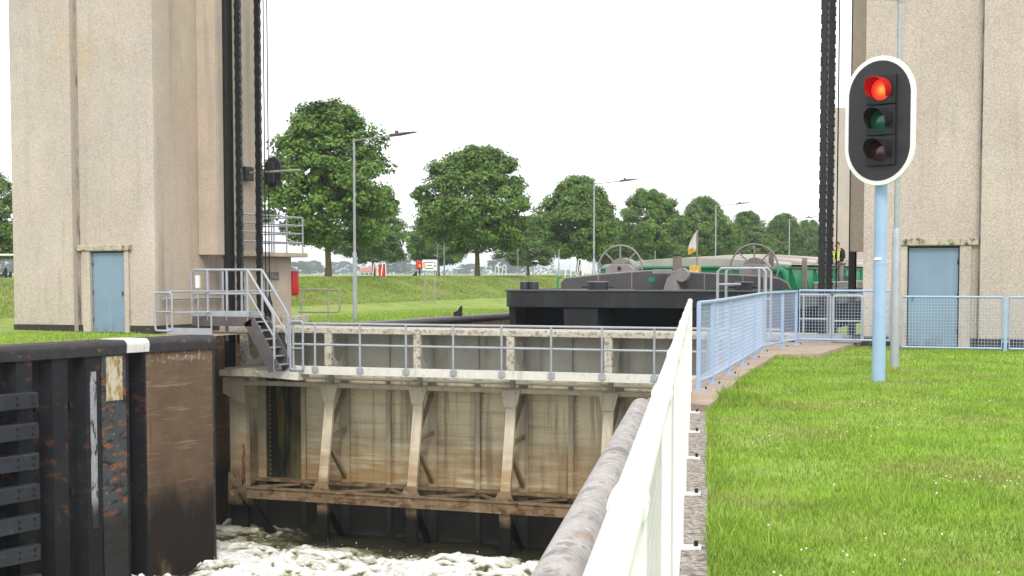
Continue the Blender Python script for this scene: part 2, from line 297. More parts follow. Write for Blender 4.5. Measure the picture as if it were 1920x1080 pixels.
poly_sheet('fence_slab', 'slab_concrete', [(-4.05, 16.82), (-4.3, 18.76), (-4.75, 21.7), (-5.43, 27.9), (-4.72, 28.5), (-4.72, 33.0), (-6.95, 33.0), (-6.95, 32), (-6.2, 28.6), (-5.15, 20), (-4.95, 17.4)], .085, (-5, 25, 0), thick=.35)
# ------------------------------------------------------------------ water
def fbm(X, Y, f, o=5, seed=0):
    out = np.zeros_like(X); amp = 1.0
    r = np.random.default_rng(seed)
    for k in range(o):
        tab = r.random((64, 64)); x = X * f + 11.3 * k; y = Y * f + 5.7 * k
        xi = np.floor(x).astype(int); yi = np.floor(y).astype(int); fx = x - xi; fy = y - yi
        fx = fx * fx * (3 - 2 * fx); fy = fy * fy * (3 - 2 * fy)
        g = lambda a, b_: tab[a % 64, b_ % 64]
        out += amp * ((g(xi, yi) * (1 - fx) + g(xi + 1, yi) * fx) * (1 - fy) + (g(xi, yi + 1) * (1 - fx) + g(xi + 1, yi + 1) * fx) * fy - .5)
        amp *= .55; f *= 2.03
    return out
wx = np.linspace(-23.5, -5, 620); wy = np.linspace(22, 37, 500)
XX, YY = np.meshgrid(wx, wy)
n1 = fbm(XX, YY, .55, 3, 1); n2 = fbm(XX + .6 * n1, YY + .6 * n1, 1.9, 5, 2); rid = 1 - 2 * np.abs(fbm(XX, YY, 1.3, 5, 3))
churn = np.clip((35.3 - YY) / 1.3, 0, 1) * np.clip((YY - 20) / 6, .35, 1)
churn = np.maximum(churn, np.clip((XX + 19.5) / -1.4, 0, 1) * .55)
w1 = fbm(XX, YY, .8, 3, 21); w2 = fbm(XX + 7, YY, .8, 3, 22)
n3 = fbm(XX + 1.1 * w1, YY + 1.1 * w2, 2.6, 5, 9); stk = 1 - 2.2 * np.abs(fbm(XX + 1.6 * w2, YY * 1.4 + 1.6 * w1, 1.7, 5, 12))
ZZ = WZ + .05 * n2 + churn * (.32 * n1 + .09 * n2 + .10 * np.clip(stk, 0, 1) + .05 * n3)
foam = np.clip((.21 + .46 * stk + .50 * n3 + .45 * n1) * churn * 1.1, 0, 1)
vs_ = np.stack([XX, YY, ZZ], -1).reshape(-1, 3); nx, ny = len(wx), len(wy)
idx = np.arange(nx * ny).reshape(ny, nx)
q = np.stack([idx[:-1, :-1], idx[:-1, 1:], idx[1:, 1:], idx[1:, :-1]], -1).reshape(-1, 4)
me = bpy.data.meshes.new('water'); me.from_pydata(vs_.tolist(), [], q.tolist())
at = me.attributes.new('foam', 'FLOAT', 'POINT'); at.data.foreach_set('value', foam.reshape(-1).astype(np.float32))
me.polygons.foreach_set('use_smooth', [True] * len(me.polygons))
wm = bpy.data.materials.new('churned_water'); wm.use_nodes = True; t = wm.node_tree; N = t.nodes; L = t.links; pb = N['Principled BSDF']
fa = N.new('ShaderNodeAttribute'); fa.attribute_name = 'foam'
gp = N.new('ShaderNodeNewGeometry'); nn = N.new('ShaderNodeTexNoise'); nn.inputs['Scale'].default_value = 9; nn.inputs['Detail'].default_value = 6; nn.inputs['Roughness'].default_value = .7; wmp = N.new('ShaderNodeMapping'); wmp.inputs['Scale'].default_value = (.7, 1.5, 1); L.new(gp.outputs['Position'], wmp.inputs[0]); L.new(wmp.outputs[0], nn.inputs['Vector'])
ad = N.new('ShaderNodeMath'); ad.operation = 'ADD'; L.new(fa.outputs['Fac'], ad.inputs[0]); nw = N.new('ShaderNodeMath'); nw.operation = 'MULTIPLY_ADD'; nw.inputs[1].default_value = .62; nw.inputs[2].default_value = .19; L.new(nn.outputs['Fac'], nw.inputs[0]); L.new(nw.outputs[0], ad.inputs[1])
rp = N.new('ShaderNodeValToRGB'); e = rp.color_ramp.elements
e[0].position = .52; e[0].color = (.030, .030, .016, 1); e[1].position = 1.18; e[1].color = (.76, .765, .745, 1)
for p_, c_ in ((.78, (.11, .105, .055, 1)), (.92, (.42, .41, .30, 1))): k = e.new(p_); k.color = c_
sc_ = N.new('ShaderNodeMath'); sc_.operation = 'MULTIPLY'; sc_.inputs[1].default_value = .8; L.new(ad.outputs[0], sc_.inputs[0])
for el, p_ in zip(e, (.44, .62, .74, .94)): el.position = p_
L.new(sc_.outputs[0], rp.inputs[0]); L.new(rp.outputs[0], pb.inputs['Base Color'])
rr_ = N.new('ShaderNodeMapRange'); rr_.inputs[1].default_value = .5; rr_.inputs[2].default_value = .8; rr_.inputs[3].default_value = .12; rr_.inputs[4].default_value = .8; L.new(sc_.outputs[0], rr_.inputs[0]); L.new(rr_.outputs[0], pb.inputs['Roughness'])
bp = N.new('ShaderNodeBump'); bp.inputs['Strength'].default_value = .45; bp.inputs['Distance'].default_value = .04; L.new(nn.outputs['Fac'], bp.inputs['Height']); L.new(bp.outputs[0], pb.inputs['Normal'])
me.materials.append(wm); wo = bpy.data.objects.new('water', me); COL.objects.link(wo); struct(wo)
MATS['churned_water'] = wm
b = MB(); b.box(-60, 20, -60, 22.02, WZ - .5, WZ - .06); struct(b.build('approach_water', 'churned_water', base=(-14, -10, WZ)))
b = MB(); b.box(-20.8, -7, 37.4, 178, -1.5, -.75); struct(b.build('chamber_water', 'gate_algae', base=(CX, 100, -1)))
# splashes thrown up by the churning water
b = MB()
for _ in range(420):
    x = random.uniform(-20.5, -7.5); y = random.uniform(31.5, 34.3)
    r_ = random.choice((.005, .008, .013)); b.ball((x, y, WZ + .08 + abs(random.gauss(0, .11))), r_, 5, 3, (1, 1, random.uniform(.7, 1.8)))
MATS['foam'] = mat('foam', (.82, .82, .78), .8, .05)
tag(b.build('spray', 'foam', base=(CX, 34, WZ)), 'white spray droplets thrown up by the churning water', 'spray', kind='stuff')
# ------------------------------------------------------------------ left quay wall
W0 = Vector((-21.4, 25.5, 0)); WD = Vector((.148, .989, 0)).normalized(); WN = Vector((WD.y, -WD.x, 0))
def wp(s, off, z): p = W0 + WD * s + WN * off; return Vector((p.x, p.y, z))
lw = thing('quay_wall', 'dark steel sheet pile and brown concrete quay wall beside the lift gate', 'quay wall', wp(3, 0, -6.5))
for k in range(11):
    s0 = 2.95 - 1.0 * (k + 1)
    line = [(0, -.33), (.40, -.33), (.48, 0), (.92, 0), (1.0, -.33)]
    poly = [wp(s0 + a, o_, -6.5) for a, o_ in line] + [wp(s0 + a, o_ - .06, -6.5) for a, o_ in reversed(line)]
    MB().prism(poly, (0, 0, 6.25)).build('sheet_pile', 'pile_steel', lw, bevel=.012)
    if k < 3:
        for zz in (-1.35, -3.3): MB().beam(wp(s0 + .2, -.28, zz), wp(s0 + .2, -.16, zz), .12, .16).build('bolt_plate', 'black_steel', lw, bevel=.01)
def wbox(s0, s1, o0, o1, z0, z1): return MB().prism([wp(s0, o0, z0), wp(s1, o0, z0), wp(s1, o1, z0), wp(s0, o1, z0)], (0, 0, z1 - z0))
wbox(2.93, 3.70, -.9, -.02, -6.5, -.27).build('worn_plate', 'worn_plate', lw, bevel=.01)
wbox(3.70, 4.36, -.9, -.62, -6.5, -.27).build('recess_back', 'black_steel', lw)
wbox(3.702, 3.80, -.62, -.03, -6.5, -.27).build('recess_cheek', 'pile_steel', lw)
wbox(4.30, 4.358, -.62, -.012, -6.5, -.27).build('recess_cheek', 'pile_steel', lw)
wbox(4.36, 6.75, -2.2, .0, -6.5, -.27).build('concrete_pier', 'wall_concrete', lw, bevel=.03)
wbox(6.69, 6.765, -2.2, .02, -6.5, -.30).build('corner_angle', 'dark_coping', lw, bevel=.015)
wbox(3.06, 3.56, -.015, .012, -1.32, -.30).build('gauge_board', 'gauge_board', lw)
for s_, z0, z1, r_ in ((2.62, -4.2, -.62, .075),): wbox(s_ - .08, s_ + .1, -.01, .028, z0, z1).build('worn_white_strip', 'worn_white', lw, bevel=.008)
def cop(name, s0, s1, m, front=.07, zt=.06, zb=-.27):
    prof = [(-.75, zb), (front - .02, zb)] + [(front - .14 + .14 * math.cos(a), zt - .14 + .14 * math.sin(a)) for a in [i * math.pi / 12 for i in range(7)]] + [(-.75, zt)]
    MB().prism([wp(s0, o_, z) for o_, z in prof], WD * (s1 - s0)).build(name, m, lw, smooth=True)
for a_, b_ in ((-8.0, -5), (-4.995, -2), (-1.995, 1.1), (1.105, 3.66), (4.385, 6.78)): cop('coping', a_, b_, 'dark_coping')
cop('coping_block', 3.665, 4.38, 'white_block', .095, .075, -.24)
for k in range(8):
    z = -1.28 - .66 * k; q_ = MB(); q_.prism([wp(-6, .02, z), wp(.82, .02, z), wp(.82, .22, z), wp(.74, .26, z), wp(-6, .26, z)], (0, 0, .34)); fb = q_.build('fender_beam', 'fender_steel', lw, bevel=.02)
    for zz in (.1, .24):
        for ss in (.62, .2): MB().beam(wp(ss, .255, z + zz), wp(ss, .285, z + zz), .05, .05).build('bolt', 'black_steel', fb)
# rear part of the left wing and gate recess
b = MB(); b.box(-24, -20.8, 38.3, 178, -6.5, -.02); b.box(-24.2, -23.0, 32.6, 38.3, -6.5, -.03)
cl = thing('chamber_wall', 'long concrete chamber wall carrying the paved quay and lamp posts', 'lock wall', (-21.5, 100, -6.5))
b.build('wall_body', 'wall_concrete', cl)
MB().tube([(-20.84, 38.35, -.04), (-20.84, 178, -.04)], .12, 14).build('coping', 'dark_coping', cl, smooth=True)
# ------------------------------------------------------------------ right quay wall
rw = thing('quay_wall', 'rough concrete quay wall with rounded lichened coping below the white fence', 'quay wall', (-3, 10, -6.5))
b = MB(); b.prism([(-1.45, 2.0, -6.5), (-.4, 2.0, -6.5), (-1.8, 7.75, -6.5), (-4.0, 16.8, -6.5), (-5.0, 17.5, -6.5), (-4.05, 13, -6.5), (-2.8, 7.75, -6.5)], (0, 0, 6.505)); b.prism([(-.75, -6, -6.5), (.4, -6, -6.5), (-.4, 1.99, -6.5), (-1.45, 1.99, -6.5)], (0, 0, 6.505))
b.build('wall_body', 'wall_concrete', rw)
pL = [Vector((-2.63 + .1 - .2422 * (y - 7.19), y, -.005)) for y in (-6, -3, 0, 2.2, 4.4, 6.6, 8.8, 11, 13.2, 15.4, 17.0)]
def gap_tube(i): return MB().tube([pL[i] + (pL[i + 1] - pL[i]) * .001, pL[i + 1] - (pL[i + 1] - pL[i]) * .0015], .135, 20)
for i in range(10): gap_tube(i).build('coping_pipe', 'round_coping', rw, smooth=True)
MB().ball(pL[-1], .135, 16, 10).build('coping_end', 'round_coping', rw, smooth=True)
b = MB(); b.prism([(-4.98, 17.42, -6.5), (-4.06, 16.84, -6.5), (-4.3, 19, -6.5), (-4.3, 33, -6.5), (-6.9, 33, -6.5), (-6.9, 32, -6.5), (-6.15, 28.6, -6.5), (-5.12, 20, -6.5)], (0, 0, 6.49)); b.build('wing_wall', 'wall_concrete', rw)
cr = thing('chamber_wall', 'long concrete chamber wall on the far side of the moored barge', 'lock wall', (-6, 100, -6.5))
MB().box(-7.0, -4.2, 38.3, 178, -6.5, -.03).build('wall_body', 'wall_concrete', cr)
MB().box(-5.0, -3.4, 33.0, 38.29, -6.5, -.04).build('recess_wall', 'wall_concrete', cr)
# ================================================================== LIFT TOWERS
def tower(sg, label, annex):
    X = lambda d: CX + sg * d
    def bx(name, m, d0, d1, y0, y1, z0, z1, parent=None, bevel=.012): return MB().box(min(X(d0), X(d1)), max(X(d0), X(d1)), y0, y1, z0, z1).build(name, m, parent or t, bevel=bevel)
    t = thing('lift_tower', label, 'tower', (X(11.4), 36.4, 0))
    H = 20.6
    bx('tower_shaft', 'smooth_concrete', 9.25, 13.6, 33.86, 39.1, -.3, H)
    cuts = [(-.3, H)]
    for z0, z1 in cuts:
        if z0 < 0:
            MB().add([(X(d_), y_, z_) for y_ in (33.72, 33.86) for d_, z_ in ((9.25, z0), (10.2, z0), (10.2, 2.2), (11.3, 2.2), (11.3, z0), (11.73, z0), (11.73, z1), (9.25, z1))], [f_ if sg > 0 else f_[::-1] for f_ in [(0, 1, 2, 7), (7, 2, 3, 6), (3, 4, 5, 6), (15, 10, 9, 8), (14, 11, 10, 15), (14, 13, 12, 11)] + [(i_, 8 + i_, 8 + (i_ + 1) % 8, (i_ + 1) % 8) for i_ in range(8)]]).build('front_panel', 'aggregate', t)
        else: bx('front_panel', 'aggregate', 9.25, 11.73, 33.72, 33.86, z0, z1)
        bx('side_panel', 'aggregate', 11.735, 13.72, 33.52, 39.0, z0, z1)
        if z1 > 2.2: bx('guide_nib', 'smooth_concrete', 8.65, 9.245, 35.8, 36.2, max(z0, 2.12), z1)
    bx('joint_seal', 'joint_stain', 11.64 if sg < 0 else 11.69, 11.734, 33.70, 33.719, .21, H, bevel=0)
    dr = bx('door', 'door_blue', 10.225, 11.275, 33.765, 33.81, .02, 2.16, bevel=.006)
    bx('door_frame', 'dark_frame', 10.2, 11.3, 33.80, 33.858, -.02, 2.2, bevel=0)
    for zz in (.35, 1.1, 1.85): MB().tube([(X(11.262), 33.755, zz - .06), (X(11.262), 33.755, zz + .06)], .012, 6).build('hinge', 'dark_frame', dr)
    MB().box(X(10.32) - .015, X(10.32) + .015, 33.745, 33.765, 1.0, 1.12).build('lock_plate', 'dark_frame', dr)
    bx('lintel', 'lintel', 9.98, 11.70, 33.62, 33.719, 2.21, 2.37, bevel=.02)
    bx('jamb', 'aggregate', 10.06, 10.199, 33.66, 33.719, .0, 2.209); bx('jamb', 'aggregate', 11.301, 11.55, 33.66, 33.719, .0, 2.209)
    for d0, d1, y0, y1 in ((9.22, 10.055, 33.705, 33.719), (11.555, 11.725, 33.705, 33.719), (11.72, 13.735, 33.505, 33.519)): bx('plinth_band', 'plinth', d0, d1, y0, y1, 0, .21, bevel=0)
    bx('plinth_band', 'plinth', 9.235, 9.249, 33.73, 39.1, 0, .21, bevel=0)
    g = MB(); s_ = lambda d: X(d)
    for d0, d1, y0, y1 in ((8.56, 8.70, 36.21, 36.24), (8.56, 8.70, 36.54, 36.57), (8.61, 8.65, 36.24, 36.54)): g.box(min(s_(d0), s_(d1)), max(s_(d0), s_(d1)), y0, y1, -1.2, H)
    g.build('guide_rail', 'black_steel', t)
    if annex:
        bx('annex_wall', 'smooth_concrete', 9.25, 13.4, 39.11, 41.0, -.3, 2.10)
        bx('balcony_slab', 'smooth_concrete', 8.85, 13.6, 37.0, 41.35, 2.105, 2.24, bevel=.02)
        bx('step_block', 'lichen_beam', 8.75, 9.2, 40.3, 41.2, -.1, .3)
        v = bx('vent_grille', 'dark_frame', 9.22, 9.25, 39.25, 40.2, 1.42, 1.64, bevel=0)
        for k in range(8): MB().box(X(9.2) - .02, X(9.2) + .02, 39.27 + k * .118, 39.30 + k * .118, 1.43, 1.63).build('slat', 'old_galvanised', v)
        r_ = MB()
        for zz in (2.55, 2.83, 3.08, 3.33): r_.tube([(X(8.95), 37.3, zz), (X(8.95), 41.2, zz), (X(9.0), 41.25, zz), (X(12), 41.25, zz)], .024, 8)
        rl = r_.build('balcony_rail', 'galvanised', t, smooth=True)
        for p in [(8.95, 38.4), (8.95, 39.3), (8.95, 40.2), (8.95, 41.2), (10, 41.25), (11, 41.25)]:
            MB().tube([(X(p[0]), p[1], 2.2), (X(p[0]), p[1], 3.33)], .026, 8).build('baluster', 'galvanised', rl, smooth=True)
    return t
tl = tower(-1, 'concrete lift tower with blue door standing behind the sheet pile wall', True)
tr = tower(1, 'concrete lift tower with blue door behind the mesh fence and signal', False)
tf = copy_tree(tl, None, (0, 141, 0)); tf['label'] = 'distant concrete lift tower standing at the far end of the lock'
# ------------------------------------------------------------------ hanging chains and cables
def chain(x, y, z0, z1, label):
    b = MB(); p = .17; n = int((z1 - z0) / p)
    for k in range(n):
        z = z0 + k * p
        for off in ((-.082, -.05, .05, .082) if k % 2 else (-.066, -.022, .022, .066)):
            w = .074
            pts = [(x + off, y + w * math.cos(a) * .9, z + p / 2 + math.sin(a) * (p * .56)) for a in [i * math.pi / 4 + math.pi / 8 for i in range(8)]]
            b.prism([Vector(q_) - Vector((.008, 0, 0)) for q_ in pts], (.016, 0, 0))
        b.tube([(x - .1, y, z), (x + .1, y, z)], .03, 6)
    b.box(x - .06, x + .06, y - .055, y + .055, z0, z1)
    return tag(b.build('lift_chain', 'greased_chain', base=(x, y, z0)), label, 'chain')
XL, XR = CX - 8.45, CX + 7.86
for x_, y_, l_ in ((XL, 36.68, 'black greased lift chain beside the guide rail of the sheet pile side tower'), (XL, 37.75, 'black greased lift chain next to the thin wire ropes'),
                   (XR, 36.68, 'black greased lift chain hanging down beside the worker on the barge'), (XR, 37.75, 'black greased lift chain hanging down beside the worker on the barge')):
    c_ = chain(x_, y_, -.35, 20.4, l_)
    if x_ == XR: c_['group'] = 'lift chains beside the worker'
def rope(x, y, z0, label, group=None):
    t = thing('wire_rope', label, 'cable', (x, y, z0), group)
    MB().tube([(x, y, z0 + 1.0), (x, y, 20.4)], .017, 8).build('strand', 'black_steel', t)
    MB().tube([(x, y, z0), (x, y, z0 + .55), (x, y, z0 + .62), (x, y, z0 + .85), (x, y, z0 + 1.1)], [.05, .05, .09, .085, .018], 10).build('socket', 'black_steel', t, smooth=True)
for x_, y_ in ((CX - 8.52, 38.2), (CX - 8.41, 38.22)): rope(x_, y_, -.1, 'thin black wire rope with swelled socket in front of the vent grille', 'wire ropes by the vent')
rope(XR + .12, 38.1, -.1, 'thin black wire rope hanging close to the worker')
# ================================================================== LIFT GATE
gt = thing('lift_gate', 'riveted steel lift gate with raking struts, closing the lock', 'lock gate', (CX, 36.5, -6.2))
COLX = [CX + 2.65 * k for k in range(-3, 4)]
SKY = 37.1
for i in range(6):
    for h_ in range(2):
        x0 = COLX[i] + 1.325 * h_ + .003; x1 = x0 + 1.319
        MB().box(x0, x1, SKY, SKY + .03, -6.2, -1.2).build('skin_plate', 'gate_algae' if (i == 0 and h_ == 0) else 'gate_skin', gt)
        MB().box(x0, x1, SKY, SKY + .03, -1.19, .0).build('upper_plate', 'gate_dark', gt)
MB().box(COLX[0] - .75, COLX[0], SKY, SKY + .03, -6.2, 0).build('skin_plate', 'gate_skin', gt); MB().box(COLX[6], COLX[6] + .75, SKY, SKY + .03, -6.2, 0).build('skin_plate', 'gate_skin', gt)
def rivets(b, x, y, z0, z1, step=.13, r=.022):
    n = int((z1 - z0) / step)
    for k in range(n + 1):
        z = z0 + k * step; b.add([(x - r, y, z), (x, y, z - r), (x + r, y, z), (x, y, z + r), (x, y - r * .9, z)], [(0, 1, 4), (1, 2, 4), (2, 3, 4), (3, 0, 4)])
for k in range(-3, 4):
    for h_ in (0, 1):
        x = CX + 2.65 * k + 1.325 * h_
        if x > CX + 7.96: continue
        w = .07 if h_ else .13
        st = MB().box(x - .012, x + .012, SKY - .14, SKY - .001, -6.2, -1.0).box(x - w, x + w, SKY - .155, SKY - .141, -6.2, -1.0).build('stiffener', 'gate_rivet', gt)
        rb = MB(); rivets(rb, x + w * .6, SKY - .156, -4.1, -1.3); rivets(rb, x + w + .05, SKY - .001, -4.1, -1.3); rb.build('rivets', 'gate_rivet', st)['kind'] = 'stuff'
        MB().box(x - .01, x + .01, SKY - .10, SKY - .001, -.95, -.03).build('upper_stiffener', 'gate_dark', gt)
MB().box(CX - 8.7, CX + 8.7, 35.95, SKY + .3, -.02, .13).build('top_beam', 'lichen_beam', gt, bevel=.015)
MB().box(CX - 8.5, CX + 8.5, 36.08, 36.22, -1.50, -1.38).build('upper_chord', 'gate_strut', gt, bevel=.008)
MB().box(CX - 8.2, CX + 8.2, 36.25, SKY - .16, -1.30, -1.27).build('deck_plate', 'gate_dark', gt)
for k in range(7):
    x = COLX[k]
    MB().box(x - .105, x + .105, 35.96, 36.07, -.93, -.021).build('upper_post', 'lichen_beam', gt, bevel=.008)
    # web plate with an oval opening
    web = MB(); n = 24; ev = []; ov = []
    for i in range(n):
        a = 2 * math.pi * i / n; ce, se = math.cos(a), math.sin(a)
        ev.append((.30 * ce, .33 * se)); m_ = max(abs(ce) / .5, abs(se) / .46); ov.append((ce / m_, se / m_))
    cy_, cz_ = 36.58, -.48
    for xo in (-.008, .008): web.v += [(x + xo, cy_ + p[0], cz_ + p[1]) for p in ev] + [(x + xo, cy_ + p[0], cz_ + p[1]) for p in ov]
    for i in range(n):
        j = (i + 1) % n; web.f += [(i, n + i, n + j, j), (2 * n + i, 2 * n + j, 3 * n + j, 3 * n + i), (i, j, 2 * n + j, 2 * n + i), (n + i, 3 * n + i, 3 * n + j, n + j)]
    web.build('web_plate', 'gate_dark', gt)
    if k in (0, 6): continue
    top, bot = Vector((x, 36.13, -1.55)), Vector((x, 35.6, -4.28))
    MB().beam(top, bot, .27, .10, (0, 1, 0)).build('strut', 'gate_strut', gt, bevel=.006)
    g1 = MB().prism([(x - .27, 36.0, -1.42), (x + .27, 36.0, -1.42), (x + .16, 35.95, -1.86), (x - .16, 35.95, -1.86)][::-1], (0, .025, 0)).build('gusset', 'gate_strut', gt)
    rb = MB(); rivets(rb, x - .14, 35.985, -1.78, -1.48, .14); rivets(rb, x + .14, 35.985, -1.78, -1.48, .14); rb.build('rivets', 'gate_rivet', g1)['kind'] = 'stuff'
    MB().prism([(x - .14, 35.53, -4.0), (x + .14, 35.53, -4.0), (x + .30, 35.5, -4.29), (x - .30, 35.5, -4.29)][::-1], (0, .025, 0)).build('gusset', 'gate_rust', gt)
    MB().box(x - .06, x + .06, 36.1, 36.2, -1.38, -1.02).build('bracket', 'gate_dark', gt)
    MB().beam((x, SKY - .17, -1.65), (x, 36.0, -2.68), .10, .09, (0, 1, 0)).build('brace', 'gate_brace', gt)
    MB().beam((x, SKY - .16, -2.72), (x, 35.98, -2.86), .10, .09).build('brace', 'gate_brace', gt)
    MB().beam((x, 35.92, -3.02), (x, SKY - .17, -4.05), .11, .09, (0, 1, 0)).build('brace', 'gate_brace', gt)
    MB().beam((x, 35.62, -4.54), (x, 35.62, -6.2), .30, .12, (0, 1, 0)).build('lower_post', 'gate_rust', gt)
    MB().beam((x + .02, 35.66, -4.55), (x + .02, 36.95, -6.0), .13, .12, (0, 1, 0)).build('lower_brace', 'gate_rust', gt)
for k in range(6):
    x = COLX[k]
    MB().beam((x + .15, 35.72, -4.32), (x + 1.3, SKY - .16, -4.32), .10, .06).build('floor_brace', 'gate_rust', gt)
    MB().beam((x + 2.5, 35.72, -4.325), (x + 1.36, SKY - .16, -4.325), .10, .06).build('floor_brace', 'gate_rust', gt)
MB().box(CX - 7.6, CX + 7.6, 35.50, 35.54, -4.54, -4.30).box(CX - 7.6, CX + 7.6, 35.46, 35.78, -4.30, -4.27).box(CX - 7.6, CX + 7.6, 35.46, 35.70, -4.57, -4.54).build('lower_beam', 'gate_rust', gt, bevel=.005)
MB().box(CX - 8.2, CX + 8.2, SKY - .30, SKY - .005, -4.28, -4.2).build('skin_girder', 'gate_rust', gt)
for sg in (-1, 1):
    x0, x1 = sorted((CX + sg * 8.04, CX + sg * 8.52))
    ep = MB().box(x0, x1, 36.16, 36.2, -4.7, -1.3).build('end_plate', 'gate_rivet', gt)
    MB().box(x0 - .02, x1 + .02, 36.21, 36.4, -6.2, -1.3).build('end_box', 'gate_rivet', gt)
    rb = MB()
    for xx in (x0 + .06, x0 + .2, x0 + .34, x1 - .05): rivets(rb, xx, 36.159, -4.5, -1.45, .16, .02)
    rb.build('rivets', 'gate_strut', ep)['kind'] = 'stuff'
    xa = CX + sg * 8.7
    MB().prism([(xa, 36.1, -1.32), (CX + sg * 8.0, 36.1, -1.32), (CX + sg * 8.0, 36.1, -2.05), (xa, 36.1, -1.75)], (0, .03, 0)).build('corner_gusset', 'gate_strut', gt)
    hz = MB(); hz.tube([(CX + sg * 8.2, 35.85, -4.12), (CX + sg * 8.2, 36.1, -4.12)], .2, 14); hz.build('guide_roller', 'gate_rust', gt, smooth=True)
    MB().prism([(CX + sg * 8.42, 35.84, -4.85), (CX + sg * 7.95, 35.84, -4.85), (CX + sg * 7.98, 35.84, -3.95), (CX + sg * 8.2, 35.84, -3.8), (CX + sg * 8.4, 35.84, -3.95)], (0, .04, 0)).build('roller_cheek', 'gate_rust', gt, bevel=.01)
    MB().beam((CX + sg * 7.9, 35.7, -4.3), (CX + sg * 7.0, 36.3, -6.0), .2, .14, (0, 1, 0)).build('lower_brace', 'gate_rust', gt)
# walkway on the gate
WY = 34.9
RX = [-19.0 - 1.3225 + 1.3225 * k for k in range(11)]
MB().box(CX - 7.9, CX + 7.3, WY + .02, 36.0, -1.0, -.945).build('walkway_deck', 'gate_dark', gt)
xs_ = [CX - 6.1] + RX[1:] + [CX + 7.3]
for a_, b_ in zip(xs_[:-1], xs_[1:]):
    if b_ - a_ > .2: MB().box(a_ + .004, b_ - .004, WY - .02, WY + .015, -1.06, -.84).build('toe_board', 'toe_board', gt, bevel=.006)
MB().box(CX - 8.0, CX - 6.15, WY - .1, WY + .9, -1.16, -.99).build('landing', 'gate_rivet', gt, bevel=.01)
MB().prism([(CX - 6.9, WY - .14, -1.0), (CX - 5.55, WY - .14, -1.0), (CX - 5.55, WY - .14, -1.22), (CX - 6.6, WY - .14, -1.16)][::-1], (0, .6, 0)).build('landing_edge', 'toe_board', gt)
hr = thing('gate_railing', 'galvanised pipe railing with two rails along the gate walkway', 'railing', (CX, WY, -.95))
x0, x1 = CX - 5.98, CX + 7.2
lo = [Vector((x1, WY, .285)), Vector((x0 + .12, WY, .285))] + arc((x0 + .12, WY, .165), .12, math.pi / 2, math.pi, 5) + [Vector((x0, WY, -.15))] + arc((x0 + .1, WY, -.17), .1, math.pi, 1.5 * math.pi, 5) + [Vector((x1, WY, -.27))]
MB().tube(lo, .03, 8).build('handrail', 'galvanised', hr, smooth=True)
for x in [CX - 5.75] + RX[1:]:
    po = MB().tube([(x, WY - .03, -1.02), (x, WY - .03, .285)], .031, 8).build('post', 'galvanised', hr, smooth=True)
    MB().box(x - .09, x + .09, WY - .05, WY - .021, -1.0, -.86).build('clamp', 'galvanised', po)
# rusty hoist chain at the gate corner
b = MB(); z = -3.2
for k in range(14):
    c0 = Vector((CX - 7.98 + .03 * math.sin(k), 35.98, z - .075 * k)); ax = (1, 0, 0) if k % 2 else (0, 1, 0)
    b.tube([c0 + Vector(ax) * (.028 * math.cos(a)) + Vector((0, 0, .055 * math.sin(a))) for a in [i * math.pi / 5 for i in range(10)]], .013, 5, close=True)
tag(b.build('rusty_chain', 'rust_chain', base=(CX - 8, 36, -4.2)), 'rusty link chain hanging from the riveted corner of the gate', 'chain')
# ================================================================== ACCESS STAIRS
def stairs(label, xa, xb, xc, sg):        # platform xa..xb, stair foot xc (sg = +1 runs towards +X)
    y0, y1 = 34.15, 34.85; zp, zb = .46, -.93
    t = thing('access_stairs', label, 'stairs', ((xa + xb) / 2, 34.5, -.95))
    MB().box(min(xa, xb), max(xa, xb), y0, y1, zp - .03, zp).build('platform', 'galvanised', t)
    for y in (y0 - .02, y1 + .02):
        MB().beam((xa, y, zp + .06), (xb, y, zp + .06), .02, .16).build('kick_plate', 'galvanised', t)
        MB().beam((xa, y, zp - .12), (xb + sg * .1, y, zp - .12), .06, .26).build('platform_beam', 'brown_steel', t, bevel=.006)
        MB().beam((xb, y, zp - .08), (xc, y, zb + .02), .06, .34).build('stringer', 'brown_steel', t, bevel=.006)
        rl = MB(); pl = [Vector((xa, y, zp - .15)), Vector((xa, y, 1.62))] + [Vector((xa + sg * .07, y, 1.70)), Vector((xb - sg * .04, y, 1.70)), Vector((xb, y, 1.66)), Vector((xc - sg * .06, y, .62)), Vector((xc, y, .5)), Vector((xc, y, zb))]
        rl.tube(pl, .034, 8); MB().tube([(xa, y, 1.07), (xb, y, 1.07), (xc, y, -.05)], .028, 8).build('mid_rail', 'galvanised', t, smooth=True)
        ro = rl.build('handrail', 'galvanised', t, smooth=True)
        for x in (xa + (xb - xa) * .28, xa + (xb - xa) * .62, xb - sg * .03): MB().tube([(x, y, zp - .1), (x, y, 1.70)], .033, 8).build('post', 'galvanised', ro, smooth=True)
    for k in range(6):
        u = (k + .6) / 6.2; x = xb + (xc - xb) * u; z = zp + (zb - zp) * u
        MB().box(x - .12, x + .12, y0 + .02, y1 - .02, z - .015, z + .015).build('tread', 'galvanised', t)
    MB().beam((xb - sg * .9, (y0 + y1) / 2, zp - .16), (xb - sg * .9, (y0 + y1) / 2, -.2), .06, .06).build('leg', 'galvanised', t)
    return t
stairs('galvanised access stairs with brown stringers, beside the sheet pile wall', -22.28, -20.55, -19.8, 1)
q_ = thing('platform_railing', 'galvanised box railing of a step platform behind the pale blue mesh fence', 'railing', (-7.4, 34.5, 0))
